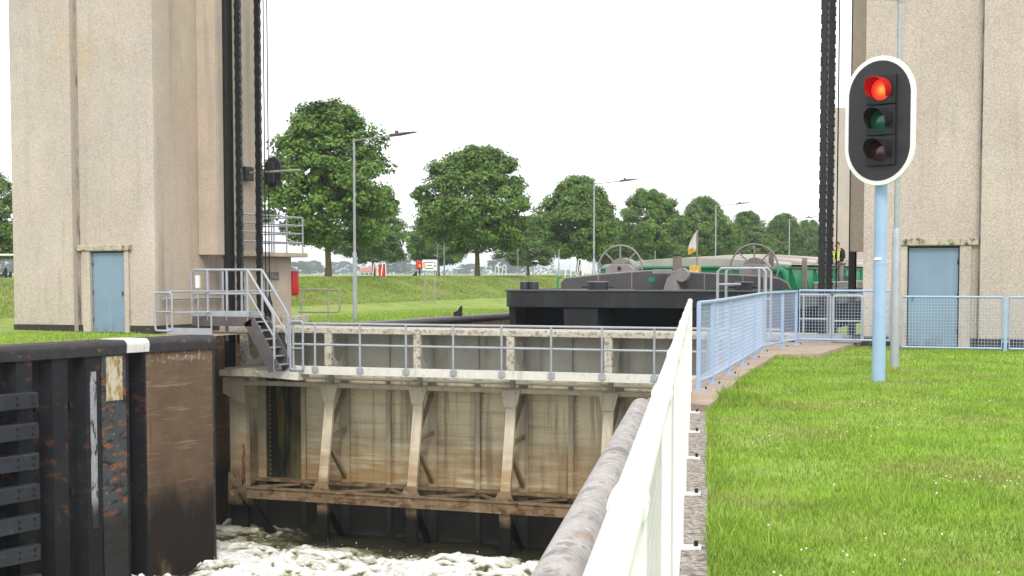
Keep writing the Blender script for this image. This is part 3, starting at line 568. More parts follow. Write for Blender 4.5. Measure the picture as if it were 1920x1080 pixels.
for y_, pa, pb in ((34.2, 1346, 1436), (34.9, 1362, 1446)):
    xa, xb = atY(pa, 500, y_).x, atY(pb, 500, y_).x; zt = atY(1400, 503, y_).z
    fr = MB().tube([(xa, y_, -.9), (xa, y_, zt - .08), (xa + .08, y_, zt), (xb - .08, y_, zt), (xb, y_, zt - .08), (xb, y_, -.3)], .034, 8).build('handrail', 'galvanised', q_, smooth=True)
    for zz in (1.35, 1.0, .1): MB().tube([(xa, y_, zz), (xa + (.35 if zz > 1.2 else xb - xa), y_, zz)], .026, 8).build('mid_rail', 'galvanised', fr, smooth=True)
    MB().tube([(xb - .15, y_, -.5), (xb - .15, y_, zt)], .03, 8).build('post', 'galvanised', fr, smooth=True)
MB().box(-8.1, -6.8, 34.2, 34.9, .05, .09).build('platform', 'galvanised', q_)
def loop_rail(name, label, cat, x0, x1, y, z0, z1, m, mids=(.5,), posts=(), feet=None):
    t = thing(name, label, cat, ((x0 + x1) / 2, y, z0)); r = .07
    pts = []
    for (cx_, cz_, a) in ((x0 + r, z1 - r, math.pi), (x1 - r, z1 - r, math.pi / 2), (x1 - r, z0 + r, 0), (x0 + r, z0 + r, -math.pi / 2)): pts += arc((cx_, y, cz_), r, a, a - math.pi / 2, 4)
    MB().tube(pts, .032, 8, close=True).build('frame', m, t, smooth=True)
    for q_ in mids: MB().tube([(x0, y, z0 + (z1 - z0) * q_), (x1, y, z0 + (z1 - z0) * q_)], .02, 8).build('mid_rail', m, t, smooth=True)
    for x in posts: MB().tube([(x, y, feet if feet is not None else z0), (x, y, z1)], .026, 8).build('post', m, t, smooth=True)
    return t
loop_rail('swing_gate', 'small galvanised swing gate at the corner of the concrete tower', 'gate', -22.88, -22.36, 33.3, .1, 1.1, 'galvanised', (.5,))
q_ = thing('pipe_railing', 'galvanised pipe railing between the swing gate and access stairs', 'railing', (-21.5, 33.6, 0))
MB().tube([(-22.55, 33.35, .0), (-22.55, 33.35, 1.1), (-22.5, 33.4, 1.13), (-20.9, 34.9, 1.13), (-20.5, 35.6, 1.13)], .024, 8).build('handrail', 'galvanised', q_, smooth=True); MB().tube([(-22.55, 33.35, .58), (-22.45, 33.42, .58), (-20.9, 34.9, .58)], .02, 8).build('mid_rail', 'galvanised', q_, smooth=True)
MB().beam((-22.5, 33.3, .1), (-21.15, 33.3, .1), .02, .17).build('kick_plate', 'galvanised', q_)
MB().tube([(-21.2, 33.35, .0), (-21.2, 33.35, .5)], .024, 8).build('post', 'galvanised', q_)
q_ = thing('push_button_post', 'thin pole with small bright control box by the access stairs', 'control post', (-21.95, 33.9, 0))
MB().tube([(-21.95, 33.9, 0), (-21.95, 33.9, 1.25)], .018, 8).build('pole', 'galvanised', q_)
MB().box(-21.99, -21.90, 33.84, 33.95, 1.22, 1.55).build('control_box', 'pale_paint', q_, bevel=.01)
loop_rail('gate_step_rail', 'narrow galvanised hoop rail at the foot of the access stairs', 'railing', -19.7, -19.32, 34.8, -.95, .34, 'galvanised', (.45,))
q_ = thing('wall_pipe', 'horizontal grey pipe bracketed to the tower side wall', 'pipe', (-23.1, 35, .9))
MB().tube([(-23.05, 33.9, .92), (-23.05, 38.2, .92)], .03, 8).build('pipe', 'galvanised', q_, smooth=True)
for y in (34.2, 35.6, 37): MB().box(-23.14, -23.04, y - .03, y + .03, .84, .9).build('bracket', 'galvanised', q_)
b = thing('pipe_railing', 'weathered brown pipe railing on the quay beside the red lifebuoy box', 'railing', (-21.6, 41.6, 0))
pts = [Vector((-22.4, 39.0, 1.1)), Vector((-22.4, 41.5, 1.1)), Vector((-21.95, 41.7, 1.1))] + [Vector((-21.9, 41.7, 1.02)), Vector((-21.9, 41.7, .5)), Vector((-21.95, 41.7, .42)), Vector((-22.4, 41.5, .42)), Vector((-22.4, 39.0, .42))]
MB().tube([(-23.1, 41.35, 1.1), (-21.75, 41.35, 1.1)] + [(-21.68, 41.35, 1.06), (-21.65, 41.35, .98), (-21.65, 41.35, .52), (-21.68, 41.35, .44), (-21.75, 41.35, .40), (-23.1, 41.35, .40)], .026, 8).build('handrail', 'old_galvanised', b, smooth=True)
for x in (-23.0, -22.05): MB().tube([(x, 41.35, -.02), (x, 41.35, 1.1)], .026, 8).build('post', 'old_galvanised', b, smooth=True)
b = thing('lifebuoy_box', 'red lifebuoy box fixed to the end of the low annex', 'lifebuoy box', (-23.25, 41.2, .8))
MB().box(-23.95, -23.06, 41.02, 41.15, .94, 1.66).build('back_shell', 'red_box', b, bevel=.05, smooth=True)
MB().box(-23.92, -23.02, 41.155, 41.27, .92, 1.68).build('cover', 'red_box', b, bevel=.05, smooth=True)
# signal head seen from behind on a bracket arm
b = thing('ship_signal', 'black oval ship signal seen from behind on a tower bracket arm', 'signal', (-22.2, 38.3, 4.0))
zc = atY(512, 323, 38.3).z
MB().tube([(-23.1, 38.3, zc), (-21.3, 38.3, zc + .04)], .035, 8).build('arm', 'old_galvanised', b, smooth=True)
MB().box(-23.15, -22.98, 38.05, 38.55, zc - .22, zc + .18).build('bracket', 'black_steel', b, bevel=.02)
xo = atY(512, 323, 38.45).x
ov = [Vector((xo + .27 * math.cos(a), 38.42, zc + (.17 if math.sin(a) > 0 else -.17) + .27 * math.sin(a))) for a in [i * math.pi / 12 + .001 for i in range(24)]]
MB().prism(ov, (0, .05, 0)).build('backboard', 'signal_black', b)
MB().box(xo - .12, xo + .12, 38.28, 38.42, zc - .3, zc + .3).build('housing', 'signal_black', b, bevel=.02)
# ================================================================== STREET LAMPS
def lamp(x, y, label, sg=1, zb=0.0):
    t = thing('street_lamp', label, 'street lamp', (x, y, zb))
    MB().tube([(x, y, zb), (x, y, zb + 2.3), (x, y, zb + 2.36)], [.075, .072, .05], 12).build('lower_pole', 'galvanised', t, smooth=True)
    MB().tube([(x, y, zb + 2.34), (x, y, zb + 6.18)], [.047, .036], 10).build('upper_pole', 'galvanised', t, smooth=True)
    MB().tube([(x, y, zb + 6.1), (x, y, zb + 6.22)], .045, 10).build('collar', 'old_galvanised', t)
    MB().tube([(x, y, zb + 6.16), (x + sg * 1.4, y, zb + 6.28)], .024, 8).build('arm', 'old_galvanised', t)
    hd = MB().prism([(x + sg * 1.35, y - .1, zb + 6.24), (x + sg * 1.75, y - .1, zb + 6.27), (x + sg * 2.35, y - .1, zb + 6.36), (x + sg * 2.35, y - .1, zb + 6.385), (x + sg * 1.85, y - .1, zb + 6.37), (x + sg * 1.4, y - .1, zb + 6.33)], (0, .2, 0)).build('lamp_head', 'brown_steel', t, bevel=.015)
    MB().box(x + sg * 1.62 - .05, x + sg * 1.62 + .05, y - .04, y + .04, zb + 6.36, zb + 6.44).build('sensor', 'brown_steel', hd)
    return t
for k, l_ in enumerate(('tall grey street lamp on the lawn in front of the tallest tree', 'grey street lamp rising behind the bow of the barge', 'grey street lamp rising behind the barge hatches by the flag', 'farthest grey street lamp of the row, beyond the second winch wheel')):
    lamp(-23.6, 46.2 + 26.75 * k, l_)
p = G(1677, 691); lamp(p.x, p.y, 'grey street lamp with its base right behind the ship signal post', -1)
# ================================================================== SHIP SIGNAL (red light)
p = G(1647, 716); t = thing('ship_signal', 'oval black ship signal with white rim showing a red light', 'signal', (p.x, p.y, 0))
MB().tube([(p.x, p.y, -.1), (p.x, p.y, 1.74)], .098, 24).build('lower_post', 'blue_post', t, smooth=True)
MB().tube([(p.x, p.y, 1.742), (p.x, p.y, 3.9)], .094, 24).build('upper_post', 'blue_post', t, smooth=True)
MB().tube([(p.x, p.y, 1.735), (p.x, p.y, 1.755)], .101, 24).build('collar', 'blue_post', t)
MB().tube([(p.x, p.y, .97), (p.x, p.y, .985)], .100, 24).build('seam_ring', 'blue_post', t)
nv = Vector((-.40, -.917, 0)).normalized(); uv = Vector((-nv.y, nv.x, 0)); zu = Vector((0, 0, 1))
if uv.x < 0: uv = -uv
pc = atY(1652, 229, p.y); C0 = Vector((p.x, p.y, pc.z)) + nv * .2 + uv * .07
HW, HH = .575, .935
def oval(hw, hh, off, n=20):
    o = []; s_ = hh - hw
    for i in range(2 * n):
        a = 2 * math.pi * (i + .5) / (2 * n); o.append(C0 + nv * off + uv * (hw * math.cos(a)) + zu * ((s_ if math.sin(a) > 0 else -s_) + hw * math.sin(a)))
    return o
rim = MB().prism(oval(HW, HH, 0), -nv * .04).build('white_rim', 'signal_white', t, bevel=.006, smooth=True)
MB().prism(oval(HW - .068, HH - .068, .006), -nv * .03).build('backboard', 'signal_black', t)
MB().beam(C0 - nv * .04, C0 - nv * .2, .12, 1.0).build('bracket', 'black_steel', t)
for k, (lm, hm) in enumerate((('red_lit', 'red_hood'), ('green_lens', 'hood'), ('dark_lens', 'hood'))):
    c = C0 + zu * (.44 - .44 * k) + uv * .05 + nv * .006
    hs = MB().prism([c + uv * a + zu * b_ for a, b_ in ((-.235, -.213), (.235, -.213), (.235, .213), (-.235, .213))], nv * .05).build('lamp_housing', 'hood', t, bevel=.012)
    lens = MB(); n = 24; r0 = .155
    lens.v = [tuple(c + nv * .085)]
    for j, (rr, dd) in enumerate(((.08, .078), (r0, .052))): lens.v += [tuple(c + nv * dd + uv * (rr * math.cos(2 * math.pi * i / n)) + zu * (rr * math.sin(2 * math.pi * i / n))) for i in range(n)]
    for i in range(n):
        j = (i + 1) % n; lens.f += [(0, 1 + i, 1 + j), (1 + i, 1 + n + i, 1 + n + j, 1 + j)]
    lo_ = lens.build('lens', lm, t, smooth=True)
    if k == 0:      # the lit lens glows brightest where its bulb sits
        tn = MATS['red_lit'].node_tree; g_ = tn.nodes.new('ShaderNodeNewGeometry'); dv = tn.nodes.new('ShaderNodeVectorMath'); dv.operation = 'DISTANCE'; dv.inputs[1].default_value = c + nv * .07 + uv * .03 - zu * .01
        tn.links.new(g_.outputs['Position'], dv.inputs[0]); cr_ = tn.nodes.new('ShaderNodeValToRGB'); tn.links.new(dv.outputs['Value'], cr_.inputs[0])
        el_ = cr_.color_ramp.elements; el_[0].position = .02; el_[0].color = (1, .42, .03, 1); el_[1].position = .14; el_[1].color = (.85, .02, .02, 1); e2 = el_.new(.075); e2.color = (1, .13, .02, 1)
        tn.links.new(cr_.outputs[0], tn.nodes['Principled BSDF'].inputs['Emission Color']); tn.nodes['Principled BSDF'].inputs['Emission Strength'].default_value = .75
    hd = MB(); n = 20; a0, a1 = R(-38), R(218)
    for i in range(n + 1):
        a = a0 + (a1 - a0) * i / n; ln = .05 + .20 * (.5 + .5 * math.sin(a)) ** .8
        for rr in (.166, .174):
            e = c + uv * (rr * math.cos(a)) + zu * (rr * math.sin(a)); hd.v += [tuple(e + nv * .05), tuple(e + nv * (.05 + ln))]
    for i in range(n):
        q0 = i * 4; q1 = q0 + 4; hd.f += [(q0, q1, q1 + 1, q0 + 1), (q0 + 2, q0 + 3, q1 + 3, q1 + 2), (q0 + 1, q1 + 1, q1 + 3, q0 + 3)]
    hd.build('hood', hm, t, smooth=True)
lp = Vector((p.x - .02, p.y - .099, 1.80)); MB().box(lp.x - .05, lp.x + .05, lp.y - .004, lp.y + .02, lp.z, lp.z + .035).build('label_plate', 'signal_white', t)
# ================================================================== FENCES
def wire_panel(a, b_, z0, z1, step=.05, r=.0028):
    m_ = MB(); a, b_ = Vector(a), Vector(b_); d = b_ - a; n = max(1, int(d.length / step)); dn = d.normalized()
    for k in range(1, n): q_ = a + d * (k / n); m_.beam((q_.x, q_.y, z0), (q_.x, q_.y, z1), 2 * r, 2 * r, dn)
    nz_ = int((z1 - z0) / step)
    for k in range(1, nz_): z = z0 + (z1 - z0) * k / nz_; m_.beam((a.x, a.y, z), (b_.x, b_.y, z), 2 * r, 2 * r)
    return m_
def fence(name, label, pts, zb, zt, m, post_w=(.028, .03), feet=True, caps=False, rail_r=.027, rows=.115):
    t = thing(name, label, 'fence', (pts[len(pts) // 2][0], pts[len(pts) // 2][1], zb))
    P = [Vector((x, y, 0)) for x, y in pts]
    for i, q_ in enumerate(P):
        d = (P[min(i + 1, len(P) - 1)] - P[max(i - 1, 0)]).normalized(); nn_ = Vector((d.y, -d.x, 0))
        po = MB().beam((q_.x, q_.y, zb + .008), (q_.x, q_.y, zt - .01), post_w[0] * 2, post_w[1], d).build('post', m, t, bevel=.004)
        if feet:
            MB().prism([q_ + d * a + nn_ * b2 + Vector((0, 0, zb)) for a, b2 in ((-.05, -.04), (-.05, .13), (.05, .13), (.05, -.04))], (0, 0, .014)).build('foot_plate', m, po)
            for b2 in (.10,): MB().tube([q_ + nn_ * b2 + Vector((0, 0, zb + .01)), q_ + nn_ * b2 + Vector((0, 0, zb + .045))], .013, 6).build('anchor_bolt', 'black_steel', po)
        if caps: MB().tube([q_ - d * .045 + Vector((0, 0, zt)), q_ + d * .045 + Vector((0, 0, zt))], rail_r * 1.18, 14).build('rail_sleeve', m, po, smooth=True)
    for i in range(len(P) - 1):
        a, c = P[i], P[i + 1]; dn = (c - a).normalized()
        MB().tube([a + Vector((0, 0, zt)), c + Vector((0, 0, zt))], rail_r, 14).build('top_rail', m, t, smooth=True)
        MB().tube([a + Vector((0, 0, zb + rows)), c + Vector((0, 0, zb + rows))], .021, 10).build('bottom_rail', m, t, smooth=True)
        wire_panel(a + dn * .03, c - dn * .03, zb + rows, zt, .05 if m == 'white_paint' else .062, .002 if m == 'white_paint' else .0025).build('wire_mesh', 'wire_blue' if m == 'blue_paint' else 'white_wire', t)
wf = [(-.645 - .512 * k, 2.17 + 2.06 * k) for k in range(-1, 9)]
fence('mesh_fence', 'white painted mesh fence along the rounded quay coping', wf, .012, 1.25, 'white_paint', caps=True)
bf = [(wf[-1][0] + .03, wf[-1][1] + .35), (-4.77, 20.0), (-5.02, 22.1), (-5.29, 24.3), (-5.56, 26.45), (-5.84, 28.6), (-5.83, 30.6), (-5.76, 31.75)]
fence('mesh_fence', 'pale blue mesh fence on the concrete slab, curving towards the tower', bf, .085, 1.22, 'blue_paint')
def frame_fence(label, xa, xb, y, z0, z1, posts):
    t = thing('fence_panel', label, 'fence', ((xa + xb) / 2, y, 0))
    MB().tube([(xa, y, z0), (xb, y, z0), (xb, y, z1), (xa, y, z1)], .028, 10, close=True).build('frame', 'blue_paint', t, smooth=True)
    wire_panel((xa + .02, y, 0), (xb - .02, y, 0), z0, z1, .062).build('wire_mesh', 'wire_blue', t)
    for x in posts:
        po = MB().beam((x, y, -.05), (x, y, z1 + .01), .07, .05, (0, 1, 0)).build('post', 'blue_paint', t, bevel=.006)
        for z in (z0 + .15, z1 - .15): MB().box(x - .08, x + .08, y - .012, y + .012, z - .02, z + .02).build('clip', 'blue_paint', po)
FY = 32.0
fx = lambda px, y=FY: atY(px, 600, y).x
frame_fence('blue framed mesh panel in front of the grey swing gate', fx(1499), fx(1668), FY, .20, 1.24, [])
frame_fence('blue framed mesh panel standing in front of the tower door', fx(1692), fx(1879), FY, .07, 1.12, [fx(1681), fx(1886)])
frame_fence('blue framed mesh panel continuing right of the tower door', fx(1893), fx(2090), FY, .07, 1.12, [fx(2097)])
loop_rail('swing_gate', 'grey galvanised swing gate behind the blue mesh panel', 'gate', atY(1562, 600, 33.0).x, atY(1617, 600, 33.0).x, 33.0, .12, 1.12, 'galvanised', (.45,), [atY(1562, 600, 33.0).x - .06], .0)
q_ = thing('pipe_railing', 'low galvanised pipe railing by the grey swing gate', 'railing', (-6.2, 33.1, 0))
xa, xb = atY(1498, 600, 33.1).x, atY(1556, 600, 33.1).x
MB().tube([(xa, 33.1, 1.13), (xb, 33.1, 1.13)], .024, 8).build('handrail', 'galvanised', q_, smooth=True); MB().tube([(xa, 33.1, .6), (xb, 33.1, .6)], .02, 8).build('mid_rail', 'galvanised', q_, smooth=True)
for x in (xa + .1, xb - .05): MB().tube([(x, 33.1, 0), (x, 33.1, 1.13)], .024, 8).build('post', 'galvanised', q_)
MB().box(xa, xb + .3, 33.0, 33.03, .09, .27).build('kick_plate', 'galvanised', q_)
# ================================================================== BARGE
sh = thing('barge', 'black hulled cargo barge with green coaming moored in the lock', 'barge', (-13.5, 80, -1.4))
def plan(y0, x0, x1, r, yb):
    L_ = [(x0, yb)] + [(x0 + r - r * math.cos(a), y0 + r - r * math.sin(a)) for a in [i * math.pi / 12 for i in range(7)]]
    R_ = [(x1 - r + r * math.sin(a), y0 + r - r * math.cos(a)) for a in [i * math.pi / 12 for i in range(7)]] + [(x1, yb)]
    return L_ + R_
XA, XB, YB = -18.62, -8.72, 47.0
pl = plan(YB, XA, XB, 1.0, 122)
MB().prism([(x, y, .47) for x, y in pl], (0, 0, .55)).build('hull', 'hull_black', sh, bevel=.02, smooth=True)
MB().tube([(x, y, 1.03) for x, y in plan(YB - .01, XA - .01, XB + .01, 1.0, 121.9)], .035, 8).build('rubbing_rim', 'deck_grey', sh, smooth=True)
b = MB(); b.add([(XA + .3, 48.6, .47), (XB - .3, 48.6, .47), (XB - .1, 50.8, -1.4), (XA + .4, 50.8, -1.4), (XA + .3, 122, .53), (XB - .3, 122, .53), (XB - .2, 122, -1.4), (XA + .2, 122, -1.4)], [(0, 1, 2, 3), (4, 0, 3, 7), (1, 5, 6, 2), (4, 7, 6, 5)]); b.build('raked_bottom', 'hull_under', sh)
for xa, xb, y_ in ((atY(1056, 580, 47.1).x, atY(1121, 580, 47.1).x, 47.08), (XA + .03, XA + .3, 47.95), (-12.2, -11.0, 47.08)):
    MB().prism([(xa, y_, .47), (xb, y_, .47), (xb - .02, y_ + .1, -.9), (xa + .02, y_ + .1, -.9)], (0, 3.2, 0)).build('bow_skeg', 'hull_black', sh, bevel=.03)
for xw in (-17.2, -15.0, -12.6, -10.4): MB().beam((xw, YB - .004, .5), (xw, YB - .004, .98), .03, .012, (0, 1, 0)).build('weld_seam', 'hull_black', sh)
BY = 49.8
bw = [atY(*q_, BY) for q_ in ((1052, 542), (1052, 529), (1059, 521.5), (1130, 514.5), (1215, 508), (1330, 513), (1440, 519.5), (1462, 523), (1476, 531), (1482, 542))]
bo = MB().prism([(v.x, v.y, max(v.z, 1.0)) for v in bw][::-1], (0, .05, 0)).build('breakwater', 'deck_grey', sh)
MB().tube([(v.x, v.y + .02, v.z) for v in bw[1:]], .03, 8).build('cap_rail', 'rim_steel', bo, smooth=True)
for px in (1122, 1185, 1321, 1393):
    v0 = atY(px, 541, BY); v1 = atY(px, {1122: 515.5, 1185: 510.5, 1321: 512.6, 1393: 516.6}[px], BY); MB().beam((v0.x, BY - .02, 1.0), (v1.x, BY - .02, v1.z), .035, .04, (0, 1, 0)).build('rib', 'rim_steel', bo)
v = atY(1222, 524, BY - .012); MB().box(v.x - .11, v.x + .11, BY - .014, BY - .002, v.z - .07, v.z + .07).build('green_plate', 'ship_green', bo)
v = atY(1047, 530, BY); MB().tube([(v.x + .1, BY, 1.5), (v.x, BY, 1.45), (v.x - .03, BY, 1.3), (v.x - .03, BY, 1.0)], .04, 8).build('vent_pipe', 'ship_green', sh, smooth=True)
for px, r_ in ((984, .17), (1001, .17), (1121, .35), (1395, .3)):
    v = atY(px, 540, 48.3); bo_ = MB().tube([(v.x, 48.3, .95), (v.x, 48.3, 1.30), (v.x, 48.3, 1.31)], [r_, r_, r_ * .97], 18).build('bollard', 'hull_black', sh, smooth=True)
    MB().tube([(v.x, 48.3, 1.31), (v.x, 48.3, 1.34)], r_ * 1.04, 18).build('bollard_cap', 'rim_steel', bo_)
    if r_ > .2: MB().tube([(v.x - r_ - .2, 48.3, 1.16), (v.x + r_ + .2, 48.3, 1.16)], .035, 8).build('cross_pin', 'hull_black', bo_)
def winch(px, py, y, rp, k):
    c = atY(px, py, y); r_ = rp / F * (y / .96); wh = MB()
    wh.tube([c + Vector((r_ * math.cos(a), 0, r_ * math.sin(a))) for a in [i * math.pi / 20 for i in range(40)]], .034, 8, close=True)
    w_ = wh.build('winch_wheel', 'rim_steel', sh, smooth=True)
    for a in [i * math.pi / 4 + math.pi / 2 for i in range(8)]: MB().beam(c, c + Vector((r_ * math.cos(a), 0, r_ * math.sin(a))), .05, .035, (0, 1, 0)).build('spoke', 'rim_steel', w_)
    MB().prism([(c.x - .48, y - .25, 1.0), (c.x + .60, y - .25, 1.0), (c.x + .60, y - .25, c.z - .05), (c.x + .38, y - .25, c.z + .14), (c.x - .12 * 2, y - .25, c.z + .15), (c.x - .36, y - .25, c.z + .08), (c.x - .48, y - .25, c.z)], (0, .2, 0)).build('winch_housing', 'winch_grey', sh, bevel=.02)
    MB().tube([(c.x + .05, y - .3, c.z), (c.x + .05, y + .7, c.z)], .07, 12).build('winch_shaft', 'hull_black', sh)
    MB().tube([(c.x, y + .12, c.z - .1), (c.x, y + .8, c.z - .1)], .48, 20).build('winch_drum', 'winch_grey', sh, smooth=True)
    MB().prism([(c.x - .5, y + .3, 1.2), (c.x - .25, y + .3, c.z + .14), (c.x + .35, y + .3, c.z + .16), (c.x + .6, y + .3, 1.2)], (0, .06, 0)).build('winch_guard', 'winch_grey', sh)
winch(1163, 503, 52.0, 42.5, 0); winch(1414, 503, 52.0, 43.5, 1)
# chock / anchor fairlead
v = atY(1258, 530, 49.2)
MB().prism([(v.x - .28, 49.2, 1.0), (v.x + .3, 49.2, 1.0), (v.x + .12, 49.2, 1.62), (v.x - .1, 49.2, 1.62)], (0, .3, 0)).build('anchor_chock', 'winch_grey', sh, bevel=.02)
MB().box(v.x - .62, v.x - .02, 49.05, 49.5, 1.58, 1.74).build('chock_jaw', 'winch_grey', sh, bevel=.03)
MB().tube([(v.x + .36, 49.2, 1.55), (v.x + .36, 49.5, 1.55)], .24, 14).build('chock_roller', 'winch_grey', sh, bevel=.02)
v = atY(1270, 490, 53); MB().tube([(v.x, 53, 1.0), (v.x, 53, atY(1270, 480, 53).z)], .165, 14).build('exhaust_pipe', 'timber', sh, smooth=True)
zt = atY(1270, 480, 53).z; MB().tube([(v.x, 53, zt), (v.x, 53, zt + .06)], .18, 14).build('exhaust_cap', 'hull_black', sh)
v = atY(1307, 490, 52.5); fz = atY(1307, 430, 52.5).z
MB().tube([(v.x, 52.5, 1.0), (v.x, 52.5, fz)], .028, 8).build('flag_staff', 'rim_steel', sh)
b = MB(); n, m_ = 10, 8; top = fz - .03; H_ = atY(1307, 475, 52.5).z
for j in range(m_ + 1):
    for i in range(n + 1):
        u, w_ = i / n, j / m_; wd = .30 - .16 * w_ if w_ < .0 else .10 + .22 * math.sin(min(1, w_ * 1.25) * math.pi * .55)
        b.v.append((v.x - u * wd + .04 * (1 - w_), 52.5 + .07 * math.sin(u * 9 + w_ * 2), top - w_ * (top - H_) * (1 - .12 * (1 - u)) - .05 * u))
for j in range(m_):
    for i in range(n): a = j * (n + 1) + i; b.f.append((a, a + 1, a + n + 2, a + n + 1))
fl = b.build('flag', 'flag_white', sh, smooth=True); fl['label'] = 'limp white flag with a yellow lower corner'
fl.data.materials.append(MATS['yellow'])
for i, p_ in enumerate(fl.data.polygons):
    if i // n >= 7 or (i // n >= 6 and i % n > 4): p_.material_index = 1
v = atY(1303, 490, 52.3); MB().box(v.x - .16, v.x + .2, 52.1, 52.4, 1.5, 1.88).build('yellow_case', 'yellow', sh, bevel=.02)
v = atY(1290, 500, 51.5)
for k in range(3): MB().tube([Vector((v.x + .12 * k - .1, 51.4, 1.55 + .05 * k)) + Vector((.22 * math.cos(a), .2 * math.sin(a), .03 * math.sin(3 * a))) for a in [i * math.pi / 8 for i in range(16)]], .035, 6, close=True).build('rope_coil', 'rope', sh, smooth=True)
MB().box(v.x - .4, v.x + .5, 51.2, 51.8, 1.0, 1.5).build('deck_locker', 'winch_grey', sh, bevel=.02)
v = atY(1245, 492, 56); MB().tube([(v.x, 56, 1.8), (v.x, 56, 2.15)], .17, 12).build('red_can', 'red_box', sh, smooth=True)
# coaming and hatches
CA, CB, Y0, Y1 = -17.1, -10.2, 53.6, 118
co_ = MB().box(CA, CB, Y0, Y1, 1.0, 1.78).build('coaming', 'ship_green', sh, bevel=.03)
MB().box(CA - .08, CB + .09, Y0 - .08, Y1, 1.781, 1.85).build('coaming_rim', 'ship_green', co_, bevel=.02)
for k in range(24): MB().prism([(CB + .001, Y0 + 1.3 + 2.6 * k, 1.02), (CB + .3, Y0 + 1.3 + 2.6 * k, 1.02), (CB + .06, Y0 + 1.3 + 2.6 * k, 1.76), (CB + .001, Y0 + 1.3 + 2.6 * k, 1.76)], (0, .03, 0)).build('coaming_stay', 'ship_green', co_)
for k in range(12):
    y0 = Y0 + .8 + 5.25 * k; hi = .13 * (k % 3); n = 10
    prof = [(CA - .12 + (CB - CA + .24) * i / n, 1.93 + hi + .26 * math.sin(math.pi * i / n)) for i in range(n + 1)]
    poly = [(x, y0, z) for x, z in prof] + [(CB + .12, y0, 1.86), (CA - .12, y0, 1.86)]
    hc = MB().prism(poly[::-1], (0, 5.22, 0)).build('hatch_cover', 'hatch', sh, bevel=.02)
    MB().box(CB + .121, CB + .16, y0 + .05, y0 + 5.15, 1.95 + hi, 2.0 + hi).build('hatch_lip', 'hatch', hc)
    MB().box(CB + .121, CB + .14, y0 + .05, y0 + 5.15, 1.87, 1.93).build('hatch_seal', 'hull_under', hc)
for px, pb, pt_ in ((1446, 505, 471), (1508, 545, 484)):
    v = atX(px, pb, -9.75) if px > 1500 else atY(px, pb, 53.2); zt = EYE + (513 - pt_) / F * v.y
    MB().box(v.x - .085, v.x + .085, v.y - .08, v.y + .08, 1.0, zt).build('timber_post', 'timber', sh, bevel=.012)
MB().box(XB - .08, XB - .02, 51.5, 122, 1.03, 1.27).build('bulwark', 'deck_grey', sh, bevel=.01)
MB().tube([(XB - .05, 51.5, 1.28), (XB - .05, 122, 1.28)], .03, 8).build('bulwark_cap', 'rim_steel', sh)
v = atY(1462, 515, 52.6); MB().tube([(v.x - .3, 52.6, 1.72), (v.x, 52.6, 1.72), (v.x + .12, 52.6, 1.66), (v.x + .17, 52.6, 1.5), (v.x + .17, 52.6, 1.0)], .13, 12).build('vent_elbow', 'ship_green', sh, smooth=True)
MB().box(-9.3, -8.9, 60.6, 61.0, 1.03, 1.5).build('deck_box', 'deck_grey', sh)
for k in range(4): MB().tube([Vector((-8.85, 61.5, 1.1 + .07 * k)) + Vector((.1 * math.cos(a), .35 * math.sin(a), 0)) for a in [i * math.pi / 8 for i in range(16)]], .03, 6, close=True).build('rope_coil', 'rope', sh)
# ================================================================== PERSON
def skin(name, pts, edges, radii, m, parent, base, root=0, sub=2):
    me = bpy.data.meshes.new(name); me.from_pydata([Vector(p) for p in pts], edges, []); o = bpy.data.objects.new(name, me); COL.objects.link(o)
    sm = o.modifiers.new('skin', 'SKIN'); sm.use_smooth_shade = True
    for i, r_ in enumerate(radii): me.skin_vertices[0].data[i].radius = r_ if isinstance(r_, tuple) else (r_, r_)
    for i in range(len(pts)): me.skin_vertices[0].data[i].use_root = (i == root)
    ss = o.modifiers.new('sub', 'SUBSURF'); ss.levels = sub; ss.render_levels = sub
    me.materials.append(MATS[m])
    if parent: o.parent = parent
    BASE[o.name] = base; return o
pp = atX(1574, 500, -9.15); PB = Vector((pp.x, pp.y, 1.03))
person = skin('person', [(0, 0, .95), (0, 0, 1.12), (0, -.02, 1.32), (0, -.05, 1.44), (0, -.09, 1.52), (0, -.13, 1.62), (0, -.145, 1.70),
    (.19, -.03, 1.41), (.27, -.02, 1.18), (.17, -.24, 1.05), (.07, -.30, 1.06), (-.19, -.03, 1.41), (-.27, -.02, 1.18), (-.17, -.24, 1.05), (-.07, -.30, 1.03),
    (.09, 0, .88), (.10, -.02, .50), (.10, .03, .09), (.11, -.12, .04), (-.09, 0, .88), (-.10, -.02, .50), (-.10, .03, .09), (-.11, -.12, .04)],
    [(0, 1), (1, 2), (2, 3), (3, 4), (4, 5), (5, 6), (3, 7), (7, 8), (8, 9), (9, 10), (3, 11), (11, 12), (12, 13), (13, 14), (0, 15), (15, 16), (16, 17), (17, 18), (0, 19), (19, 20), (20, 21), (21, 22)],
    [(.17, .12), (.165, .115), (.19, .12), (.12, .09), .058, (.078, .095), (.07, .085), .078, .058, .045, .036, .078, .058, .045, .036, .10, .072, .05, .04, .10, .072, .05, .04], 'skin', None, PB)
person.location = PB; person.rotation_euler = (0, 0, R(-38)); person.scale = (1.02,) * 3
tag(person, 'person in black hoodie and yellow safety vest looking down on the barge', 'person')
def clothing(name, m, sel, grow, extra=None):
    pts, edges, rad = sel; o = skin(name, pts, edges, rad, m, person, PB); return o
